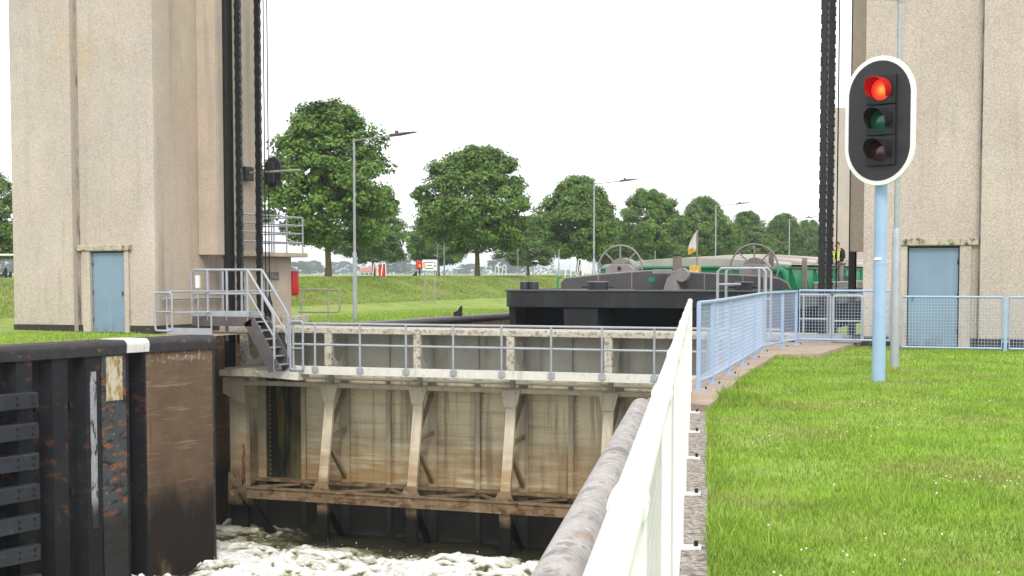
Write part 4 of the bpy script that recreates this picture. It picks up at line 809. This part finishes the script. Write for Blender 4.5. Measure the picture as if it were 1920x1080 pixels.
clothing('hoodie', 'hoodie', ([(0, 0, .93), (0, 0, 1.12), (0, -.02, 1.32), (0, -.045, 1.45), (.19, -.03, 1.41), (.27, -.02, 1.18), (.185, -.21, 1.06), (-.19, -.03, 1.41), (-.27, -.02, 1.18), (-.185, -.21, 1.06), (0, .05, 1.50)],
    [(0, 1), (1, 2), (2, 3), (3, 4), (4, 5), (5, 6), (3, 7), (7, 8), (8, 9), (3, 10)], [(.195, .15), (.19, .145), (.215, .15), (.14, .11), .095, .075, .055, .095, .075, .055, (.11, .07)]), 0)
clothing('trousers', 'trousers', ([(0, 0, .94), (.09, 0, .88), (.10, -.02, .50), (.10, .03, .10), (-.09, 0, .88), (-.10, -.02, .50), (-.10, .03, .10)], [(0, 1), (1, 2), (2, 3), (0, 4), (4, 5), (5, 6)], [(.17, .13), .115, .088, .075, .115, .088, .075]), 0)
def ppart(name, m, mb, **kw):
    o = mb.build(name, m, None, base=(0, 0, 0), **kw); o.parent = person; return o
for s_ in (-1, 1):
    vst = MB(); n = 5
    for j in range(6):
        z = 1.02 + .40 * j / 5
        for i in range(n + 1):
            u = .045 + .115 * i / n; vst.v.append((s_ * u, -.02 - .02 * j / 5 - (.185 - .03 * (j > 3)) * math.sqrt(max(0, 1 - (u / .235) ** 2)), z))
    for j in range(5):
        for i in range(n): a = j * (n + 1) + i; vst.f.append((a, a + 1, a + n + 2, a + n + 1))
    o_ = ppart('vest_front', 'vest', vst); o_.modifiers.new('s', 'SOLIDIFY').thickness = .02
    ppart('reflective_stripe', 'reflex', MB().beam((s_ * .10, -.205, 1.02), (s_ * .10, -.20, 1.36), .035, .012, (0, 1, 0)))
    ppart('shoe', 'hull_black', MB().ball((s_ * .105, -.05, .045), .07, 10, 6, (.75, 1.9, .7)), smooth=True)
    for k in range(4): ppart('finger', 'skin', MB().tube([(s_ * .06 - s_ * .004 * k, -.32, 1.075 - .018 * k), (s_ * .03, -.355, 1.07 - .018 * k), (s_ * .0 + s_ * .006, -.345, 1.06 - .018 * k)], [.010, .009, .007], 6), smooth=True)
    ppart('thumb', 'skin', MB().tube([(s_ * .065, -.30, 1.09), (s_ * .04, -.325, 1.11), (s_ * .02, -.34, 1.115)], [.012, .010, .008], 6), smooth=True)
ppart('head', 'skin', MB().ball((0, -.15, 1.665), .105, 16, 12, (.78, .95, 1.12)), smooth=True)
hair = MB().ball((0, -.125, 1.70), .108, 16, 12, (.83, .95, .95)); ppart('hair', 'hair', hair, smooth=True)
ppart('nose', 'skin', MB().ball((0, -.262, 1.645), .018, 8, 5, (.8, 1, 1.4)), smooth=True); ppart('mouth', 'hair', MB().box(-.022, .022, -.248, -.238, 1.598, 1.604))
for s_ in (-1, 1): ppart('eye', 'ink', MB().ball((s_ * .032, -.238, 1.672), .010, 6, 4)); ppart('ear', 'skin', MB().ball((s_ * .083, -.14, 1.66), .025, 8, 5, (.4, .8, 1.2)), smooth=True)
# ================================================================== TREES
def crown_mesh(seed, H, RW, zb, leaves, ls, clumps, mname='leaf', dense=1.0):
    r = np.random.default_rng(seed); cs = []
    ph = r.uniform(0, 6.28, 6)
    def env(t, a):
        base = np.where(t < .36, (.50 + .50 * np.sin(t / .36 * np.pi / 2)), np.cos((t - .36) / .64 * np.pi / 2 * .93) ** .72)
        return RW * base * (1 + .12 * np.sin(2 * a + ph[0]) + .08 * np.sin(3 * a + ph[1] + 4 * t) + .05 * np.sin(5 * a + ph[2] + 9 * t))
    t = r.beta(1.25, 1.2, clumps); a = r.uniform(0, 2 * np.pi, clumps); rad = env(t, a) * np.sqrt(r.uniform(.25, 1.0, clumps)) * r.uniform(.84, 1.09, clumps)
    C = np.stack([rad * np.cos(a), rad * np.sin(a), zb + t * (H - zb) * r.uniform(.95, 1.02, clumps)], 1)
    cr = r.uniform(.30, .70, clumps) * (RW / 3.2) ** .5
    k = leaves // clumps
    d = r.normal(size=(clumps, k, 3)); d /= np.linalg.norm(d, axis=2, keepdims=True)
    P = C[:, None, :] + d * (cr[:, None, None] * r.uniform(.25, 1.0, (clumps, k, 1)) ** .6) * np.array([1.15, 1.15, .8])
    P = P.reshape(-1, 3); d = d.reshape(-1, 3)
    outw = P - np.array([0, 0, zb + .4 * (H - zb)]); outw /= np.linalg.norm(outw, axis=1, keepdims=True)
    nrm = d * .5 + outw * .5 + np.array([0, 0, .55]) + r.normal(size=d.shape) * .45; nrm /= np.linalg.norm(nrm, axis=1, keepdims=True)
    ax = np.cross(nrm, r.normal(size=nrm.shape)); ax /= np.linalg.norm(ax, axis=1, keepdims=True); ay = np.cross(nrm, ax)
    s = ls * r.uniform(.6, 1.35, (len(P), 1)); ax = ax * s; ay = ay * s * .52
    V = np.stack([P - ax, P + ay - ax * .1 - nrm * s * .12, P + ax, P - ay - ax * .1 - nrm * s * .12], 1).reshape(-1, 3)
    me = bpy.data.meshes.new('crown'); nv_ = len(V); nf = nv_ // 4
    me.vertices.add(nv_); me.vertices.foreach_set('co', V.astype(np.float32).ravel()); me.loops.add(nv_); me.loops.foreach_set('vertex_index', np.arange(nv_, dtype=np.int32))
    me.polygons.add(nf); me.polygons.foreach_set('loop_start', np.arange(0, nv_, 4, dtype=np.int32)); me.polygons.foreach_set('loop_total', np.full(nf, 4, dtype=np.int32))
    me.update(calc_edges=True); me.materials.append(MATS[mname]); return me, C
def trunk_mesh(seed, H, zb, C, r0):
    r = random.Random(seed); b = MB(); lean = (r.uniform(-.12, .12), r.uniform(-.12, .12)); n = 9
    tp = [Vector((lean[0] * (i / n) ** 2 + .03 * math.sin(i * 1.7), lean[1] * (i / n) ** 2, -.15 + (H * .82) * i / n)) for i in range(n + 1)]
    b.tube(tp, [max(.02, r0 * (1.25 if i == 0 else 1) * (1 - .85 * i / n)) for i in range(n + 1)], 10)
    for c in r.sample(list(map(tuple, C)), 26):
        zs = max(zb - .3, min(c[2] - .5 - r.random() * 1.2, H * .72)); s = tp[min(n, max(1, int((zs + .15) / (H * .82) * n)))]
        mid = (Vector((s.x, s.y, zs)) + Vector(c)) / 2 + Vector((0, 0, .25)); b.tube([(s.x, s.y, zs), mid, c], [r0 * .30, r0 * .18, .012], 5, cap=False)
    me = bpy.data.meshes.new('trunk'); me.from_pydata(b.v, [], b.f); me.materials.append(MATS['bark']); me.polygons.foreach_set('use_smooth', [True] * len(me.polygons)); return me
VAR = []
for sd_, H, RW, zb in ((11, 8.8, 3.25, 1.75), (23, 8.0, 3.5, 1.7), (37, 7.4, 3.05, 1.6)):
    cm, C = crown_mesh(sd_, H, RW, zb, 44000, .115, 330); VAR.append((cm, trunk_mesh(sd_, H, zb, C, .17), H, RW))
def tree(v, x, y, z, h, w, rot, label, group=None):
    cm, tm, H, RW = VAR[v]; t = thing('broadleaf_tree', label, 'tree', (x, y, z), group); t.rotation_euler = (0, 0, rot); t.scale = (w / (2 * RW), w / (2 * RW), h / H)
    for nm, me in (('trunk', tm), ('crown', cm)): o = bpy.data.objects.new(nm, me); COL.objects.link(o); o.parent = t; BASE[o.name] = Vector((x, y, z))
    return t
row = [(0, 615, 8.6, 6.7, 'tallest broadleaf tree, on the dike behind the tall street lamp'), (1, 895, 8.1, 7.3, 'wide round broadleaf tree on the dike behind the white notice board'), (2, 1085, 7.3, 6.4, 'broadleaf tree behind the first winch wheel and lamp on the dike'),
       (1, 1215, 7.5, 6.0, 'broadleaf tree rising between the winch wheel and exhaust pipe of the barge'), (2, 1320, 7.6, 5.6, 'broadleaf tree rising directly behind the white flag'), (0, 1400, 7.0, 5.4, 'broadleaf tree rising above the second winch wheel'),
       (2, 1467, 7.5, 5.2, 'broadleaf tree behind the farthest street lamp of the row'), (1, 1517, 7.5, 5.0, 'broadleaf tree partly hidden by the lift chains beside the worker')]
for k, (v_, px, h, w, l_) in enumerate(row):
    d = ray(px, 513); s_ = -35.5 / d.x; tree(v_, -35.5, d.y * s_, 1.38, h, w, 1.3 * k + .4, l_, 'trees along the dike')
for k, (px, Z, h, w, l_) in enumerate(((-30, 96, 6.8, 6.0, 'broadleaf tree half hidden behind the outer edge of the concrete tower'), (701, 130, 6.7, 6.6, 'smaller broadleaf tree beyond the dike beside the tallest tree'), (822, 150, 6.6, 6.6, 'broadleaf tree beyond the dike above the red post box'),
        (990, 150, 6.0, 6.4, 'low broadleaf tree beyond the dike beside the barge bow'), (1150, 175, 6.4, 7.5, 'broadleaf tree in the second row behind the first winch wheel'),
        (1268, 200, 6.4, 8.0, 'broadleaf tree in the second row behind the exhaust pipe'), (1370, 230, 6.6, 9.0, 'broadleaf tree in the second row behind the third lamp'), (1440, 250, 6.6, 9.0, 'broadleaf tree in the second row between the last two lamps'))):
    d = ray(px, 513); hl = math.hypot(d.x, d.y); tree(k % 3, d.x * Z, d.y * Z, 1.25, h, w, 2.1 * k, l_, 'trees beyond the dike')
# far hazy trees and wood on the horizon
fm, _ = crown_mesh(91, 9, 4.2, .8, 5000, .42, 90, 'leaf_far')
for k, (px, Z, h, w) in enumerate(((8, 420, 6.5, 11), (34, 520, 5.0, 12), (585, 520, 5.5, 13), (640, 600, 6, 16), (742, 430, 6.6, 10), (772, 560, 4.6, 14), (940, 450, 7.0, 9), (968, 520, 5.8, 10), (560, 480, 5, 11), (880, 560, 4.6, 12))):
    Z *= 2.3; h = h * 2.05; w = w * 2.1; d = ray(px, 513); o = bpy.data.objects.new('distant_tree', fm); COL.objects.link(o); o.location = (d.x * Z, d.y * Z, .6); o.scale = (w / 8.4, w / 8.4, h / 9); o.rotation_euler = (0, 0, k * 1.1); BASE[o.name] = o.location.copy()
    tag(o, 'bluish distant tree on the hazy horizon beyond the dike', 'tree', 'distant trees on the horizon')
b = MB(); r = np.random.default_rng(5); V = []
for k in range(7000):
    px = r.uniform(-900, 2900); Z = r.uniform(1700, 2100); d = ray(px, 513); hh = 8 + 4.5 * math.sin(px * .021) + 3 * math.sin(px * .057) + 2.5 * math.sin(px * .13); z = r.uniform(0, max(5, hh)); s = 2.4
    c = Vector((d.x * Z, d.y * Z, .3 + z)); n_ = Vector(r.normal(size=3)).normalized(); a = n_.orthogonal().normalized() * s; e = n_.cross(a)
    b.add([c - a, c + e * .7, c + a, c - e * .7], [(0, 1, 2, 3)])
tag(b.build('far_wood', 'leaf_far', base=(-300, 800, 0)), 'low hazy wood along the horizon', 'wood', kind='stuff')
d = ray(694, 513); b = thing('farmhouse', 'distant low house with red roof between the far trees', 'house', (d.x * 640, d.y * 640, .6))
o_ = Vector((d.x * 640, d.y * 640, 0)); MB().box(o_.x - 3.2, o_.x + 3.2, o_.y - 3, o_.y + 3, .3, 2.5).build('wall', 'far_wall', b)
MB().prism([(o_.x - 3.5, o_.y - 3.3, 2.5), (o_.x - 3.5, o_.y + 3.3, 2.5), (o_.x - 3.5, o_.y, 4.3)], (7, 0, 0)).build('roof', 'far_roof', b)
for k in range(3): MB().box(o_.x - 2.6 + 2.0 * k, o_.x - 1.6 + 2.0 * k, o_.y - 3.05, o_.y - 3.005, 1.0, 1.9).build('window', 'dark_frame', b)
# ================================================================== SIGNS, POSTS, SMALL THINGS ON THE BANK
t = thing('notice_board', 'white notice board with red prohibition mark on two posts', 'sign', atX(805, 572, -29.5))
yb = atX(805, 572, -29.5).y; p0, p1 = atY(792, 487, yb), atY(819, 507, yb); x0, x1, z1, z0 = p0.x, p1.x, p0.z, p1.z
bd = MB().box(x0, x1, yb, yb + .03, z0, z1).build('board', 'sign_white', t)
for fx_ in (.12, .82): MB().tube([(x0 + (x1 - x0) * fx_, yb + .06, 0), (x0 + (x1 - x0) * fx_, yb + .06, z1 - .03)], .035, 8).build('post', 'old_galvanised', t)
MB().tube([Vector((x0 + .09, yb - .005, (z0 + z1) / 2)) + Vector((.055 * math.cos(a), 0, .13 * math.sin(a))) for a in [i * math.pi / 10 for i in range(20)]], .013, 6, close=True).build('prohibition_ring', 'sign_red', bd)
MB().beam((x0 + .06, yb - .005, z1 - .14), (x0 + .12, yb - .005, z0 + .14), .01, .016, (1, 0, 0)).build('prohibition_bar', 'sign_red', bd)
for j, (a_, b_) in enumerate(((.2, .76), (.32, .66), (.2, .76))):
    z = z1 - (.12 + .145 * j) * (z1 - z0) / .5; u = a_
    while u < b_ - .03:
        w_ = random.uniform(.05, .13); MB().box(x0 + (x1 - x0) * u, x0 + (x1 - x0) * min(b_, u + w_), yb - .006, yb - .001, z - .022, z + .022).build('lettering', 'ink', bd); u += w_ + .025
for a_, b_ in ((.86, .36), (.83, .62), (.93, .62)): MB().prism([(x0 + (x1 - x0) * a_ - .03, yb - .006, z1 - b_ * (z1 - z0) + .05), (x0 + (x1 - x0) * a_ + .03, yb - .006, z1 - b_ * (z1 - z0) + .05), (x0 + (x1 - x0) * a_, yb - .006, z1 - b_ * (z1 - z0) - .05)], (0, .005, 0)).build('blue_mark', 'sign_blue', bd)
def on_crown(px, Z): d = ray(px, 513); return Vector((d.x * Z, d.y * Z, 1.38))
q0 = on_crown(787, 90); t = thing('lifebuoy_post', 'red lifebuoy box on a black post beside the notice board', 'lifebuoy post', q0)
MB().box(q0.x - .03, q0.x + .03, q0.y - .03, q0.y + .03, 1.3, 2.2).build('post', 'black_steel', t)
zc = 1.6 + (513 - 497) / F * 90; MB().box(q0.x - .22, q0.x + .22, q0.y - .12, q0.y + .10, zc - .24, zc + .24).build('box', 'red_box', t, bevel=.06)
MB().box(q0.x + .0, q0.x + .12, q0.y - .135, q0.y - .121, zc - .12, zc + .04).build('label_plate', 'yellow', t)
def hoops(px, Z, label, n=2, sc=1.0):
    q0 = on_crown(px, Z); t = thing('ladder_hoops', label, 'ladder rail', q0)
    for k in range(n):
        x = q0.x + .55 * k * sc
        MB().tube([(x - .22, q0.y, 1.3), (x - .1, q0.y, 1.3 + .75 * sc)] + arc((x, q0.y, 1.3 + .78 * sc), .12, math.pi * .95, 0, 6) + [(x + .14, q0.y, 1.3)], .03, 8).build('hoop', 'pale_paint', t, smooth=True)
hoops(704, 95, 'white ladder hoops beyond the dike under the smaller tree', 2, 1.1); hoops(1066, 84, 'white ladder hoops beyond the dike between bow and first winch wheel', 2, 1.25)
hoops(1090, 100, 'small white ladder hoops beside a distant sign near the winch wheel'); hoops(932, 105, 'white ladder hoops beyond the dike left of the barge bow', 2)
q0 = on_crown(714, 97); t = thing('red_cabinet', 'dark red cabinet standing beyond the dike behind white hoops', 'cabinet', q0)
MB().box(q0.x - .2, q0.x + .2, q0.y + .1, q0.y + .4, 1.3, 2.15).build('body', 'red_box', t, bevel=.02); MB().box(q0.x - .22, q0.x + .22, q0.y + .08, q0.y + .42, 2.15, 2.2).build('lid', 'brown_steel', t)
q0 = on_crown(1101, 98); t = thing('notice_board', 'small white notice board beyond the dike beside the winch wheel', 'sign', q0)
MB().box(q0.x - .3, q0.x + .3, q0.y, q0.y + .03, 1.6, 2.15).build('board', 'sign_white', t); MB().tube([(q0.x, q0.y + .05, 1.2), (q0.x, q0.y + .05, 2.1)], .03, 6).build('post', 'old_galvanised', t)
for k, (px, pt_, Z, rr) in enumerate(((833, 453, 100, .055), (821, 457, 120, .03), (971, 447, 140, .035), (1048, 468, 90, .05), (1069, 450, 120, .03), (1265, 455, 130, .04), (1228, 470, 110, .05), (930, 500, 100, .03))):
    q0 = on_crown(px, Z); zt = 1.6 + (513 - pt_) / F * Z; b = MB().tube([(q0.x, q0.y, 1.25), (q0.x, q0.y, (1.25 + zt) / 2), (q0.x, q0.y, (1.25 + zt) / 2 + .02), (q0.x, q0.y, zt)], [rr, rr, rr * .7, rr * .6], 8)
    tag(b.build('mooring_light_post', 'galvanised', base=q0), ('thick' if rr > .045 else 'slim') + ' pale grey post standing beyond the dike under the trees', 'post', ('thick' if rr > .045 else 'slim') + ' grey posts beyond the dike')
def fin(px, py, x, sc, label, zb):
    d = ray(px, 513); k = x / d.x; y = d.y * k; t = thing('fin_bollard', label, 'bollard', (x, y, zb))
    MB().prism([(x - .22 * sc, y, zb), (x + .2 * sc, y, zb), (x + .2 * sc, y, zb + .5 * sc), (x + .12 * sc, y, zb + .47 * sc), (x + .0 * sc, y, zb + .28 * sc), (x - .22 * sc, y, zb + .18 * sc)], (0, .08, 0)).build('fin', 'black_steel', t, bevel=.01)
    MB().tube([(x + .03, y + .1, zb), (x + .03, y + .1, zb + .2 * sc)], .12 * sc, 10).build('stub', 'brown_steel', t)
fin(858, 597, -22.0, .8, 'black fin shaped bollard on the paved quay near the notice board', .0)
fin(4, 515, -44, 1.1, 'black fin bollard beyond the dike left of the tower, larger one', 1.3); fin(15, 515, -46, .8, 'black fin bollard beyond the dike left of the tower, smaller one', 1.3); fin(777, 515, -42, .8, 'small black fin bollard on the dike left of the red box', 1.36)
q0 = on_crown(-60, 70); b = thing('height_barrier', 'thin horizontal white barrier pole beyond the dike', 'barrier', q0)
zt = 1.6 + 35 / F * 70; MB().tube([(q0.x, q0.y, 1.3), (q0.x, q0.y, zt)], .05, 8).build('post', 'pale_paint', b); MB().tube([(q0.x, q0.y, zt), (q0.x + 7.5, q0.y + 3, zt)], .045, 8).build('boom', 'pale_paint', b)
# ================================================================== GRASS
def blades(name, P, h, w, m, label, seed, lean=.45):
    r = np.random.default_rng(seed); n = len(P); a = r.uniform(0, 2 * np.pi, n); dx = np.stack([np.cos(a), np.sin(a), np.zeros(n)], 1)
    b_ = a + r.normal(0, 1.2, n) + np.pi / 2; ln = np.stack([np.cos(b_), np.sin(b_), np.zeros(n)], 1) * (h * lean * r.uniform(.2, 1.6, n))[:, None]
    up = np.zeros((n, 3)); up[:, 2] = h; W_ = (w * r.uniform(.7, 1.3, n))[:, None]
    V = np.stack([P - dx * W_ / 2, P + dx * W_ / 2, P + up * .55 + ln * .35 + dx * W_ * .36, P + up * .55 + ln * .35 - dx * W_ * .36, P + up * .95 + ln], 1).reshape(-1, 3)
    base = (np.arange(n) * 5)[:, None]; loops = np.concatenate([base + np.array([0, 1, 2, 3]), base + np.array([3, 2, 4])], 1).ravel()
    me = bpy.data.meshes.new(name); me.vertices.add(len(V)); me.vertices.foreach_set('co', V.astype(np.float32).ravel()); me.loops.add(len(loops)); me.loops.foreach_set('vertex_index', loops.astype(np.int32))
    st = np.stack([np.arange(n) * 7, np.arange(n) * 7 + 4], 1).ravel(); tt = np.tile([4, 3], n)
    me.polygons.add(2 * n); me.polygons.foreach_set('loop_start', st.astype(np.int32)); me.polygons.foreach_set('loop_total', tt.astype(np.int32)); me.update(calc_edges=True)
    me.materials.append(MATS[m]); o = bpy.data.objects.new(name, me); COL.objects.link(o); return tag(o, label, 'grass', kind='stuff')
def inside(px, py, poly):
    c = np.zeros(len(px), bool); n = len(poly); j = n - 1
    for i in range(n):
        xi, yi = poly[i]; xj, yj = poly[j]; cond = ((yi > py) != (yj > py)) & (px < (xj - xi) * (py - yi) / (yj - yi + 1e-9) + xi); c ^= cond; j = i
    return c
r = np.random.default_rng(3); pts = []
for Z0, Z1, dens in ((5.5, 9, 4600), (9, 13, 3300), (13, 18, 2000), (18, 25, 1200), (25, 36, 700)):
    area = (Z1 ** 2 - Z0 ** 2) / 2 * .50; n = int(area * dens); Z = np.sqrt(r.uniform(Z0 ** 2, Z1 ** 2, n)); u = r.uniform(.06, .56, n); pts.append(np.stack([Z * (-sT + u * cT), Z * (cT + u * sT), Z], 1))
pts = np.concatenate(pts); pts = pts[inside(pts[:, 0], pts[:, 1], GE)]
pts = pts[~((pts[:, 1] > 32.9))]
n = len(pts); Zc_ = pts[:, 2].copy()
lump = fbm(pts[:, 0], pts[:, 1], .9, 3, 8); keep = r.random(n) < np.clip(.85 + lump, .35, 1); pts = pts[keep]; Zc_ = Zc_[keep]; lump = lump[keep]
ge = np.array(GE[1:7]); dist = np.full(len(pts), 9.0)
for i in range(len(ge) - 1):
    a_, b_ = ge[i], ge[i + 1]; ab = b_ - a_; tt = np.clip(((pts[:, :2] - a_) @ ab) / (ab @ ab), 0, 1); dist = np.minimum(dist, np.linalg.norm(pts[:, :2] - a_ - tt[:, None] * ab, axis=1))
h = (.027 + .022 * r.random(len(pts)) + .045 * np.clip(lump, 0, 1)) * (1 + 1.3 * np.exp(-dist / .14)) ; h *= np.where(r.random(len(pts)) < .03, 2.0, 1)
tuft = np.exp(-((pts[:, 0] + 3.75) ** 2 + (pts[:, 1] - 18.4) ** 2) / .35); h = h * (1 + 1.6 * tuft)
P3 = pts.copy(); P3[:, 2] = -.005
blades('grass', P3, h, .0040 + .00036 * Zc_, 'grass_blade', 'bright green grass on the bank beside the white and blue fences', 21)
n = 60000; q_ = np.stack([r.uniform(-30.3, -20.6, n), r.uniform(25, 62, n), np.zeros(n)], 1); ed = np.where(q_[:, 1] < 32.2, -20.75 - .1495 * (32.2 - q_[:, 1]) - .55, np.where(q_[:, 1] < 42, -23.2, -22.45)); kp = (q_[:, 0] < ed) & ~((q_[:, 0] > -27.7) & (q_[:, 0] < -22.9) & (q_[:, 1] > 33.4) & (q_[:, 1] < 41.2)); q_ = q_[kp]
blades('grass', q_, .05 + .04 * r.random(len(q_)), np.full(len(q_), .022), 'grass_blade', 'mown lawn grass between the far tower, quay and dike', 22)
n = 70000; X_ = r.uniform(-35.2, -30.2, n); q_ = np.stack([X_, r.uniform(34, 110, n), np.interp(-X_, [30.3, 31, 31.8, 32.6, 33.4, 34.1, 34.7, 35.5], [.24, .38, .64, .93, 1.18, 1.34, 1.4, 1.41])], 1)
blades('dike_grass', q_, .04 + .07 * r.random(n), np.full(n, .03), 'slope_blade', 'rough unmown grass on the dike slope', 23)
b = MB(); cand = pts[(Zc_ < 19)]; cl_ = fbm(cand[:, 0], cand[:, 1], .8, 3, 15); w_ = np.clip(cl_ - .02, .006, 1) ** 1.5 * np.where(cand[:, 2] > 10.5, .7, 1); idx = r.choice(len(cand), 190, p=w_ / w_.sum())
for i in idx:
    s_ = random.uniform(.0045, .0085); b.ball((cand[i, 0], cand[i, 1], .075 + random.random() * .025), s_, 6, 4, (1, 1, .85))
tag(b.build('clover_blossoms', 'clover', base=(0, 10, 0)), 'scattered white clover blossoms in the grass', 'flowers', kind='stuff')
# ================================================================== HAZE
b = MB(); b.box(-3200, 3200, -80, 5000, -8, 24); hz = b.build('haze', 'far_wall', base=(0, 0, -8)); tag(hz, 'thin pale air haze over the flat land', 'haze', kind='stuff')
hm = bpy.data.materials.new('haze'); hm.use_nodes = True; t = hm.node_tree; t.nodes.clear(); ou = t.nodes.new('ShaderNodeOutputMaterial'); pv = t.nodes.new('ShaderNodeVolumePrincipled')
pv.inputs['Color'].default_value = (.80, .88, .94, 1); pv.inputs['Density'].default_value = .00038; pv.inputs['Anisotropy'].default_value = .2; t.links.new(pv.outputs[0], ou.inputs['Volume'])
hz.data.materials.clear(); hz.data.materials.append(hm)
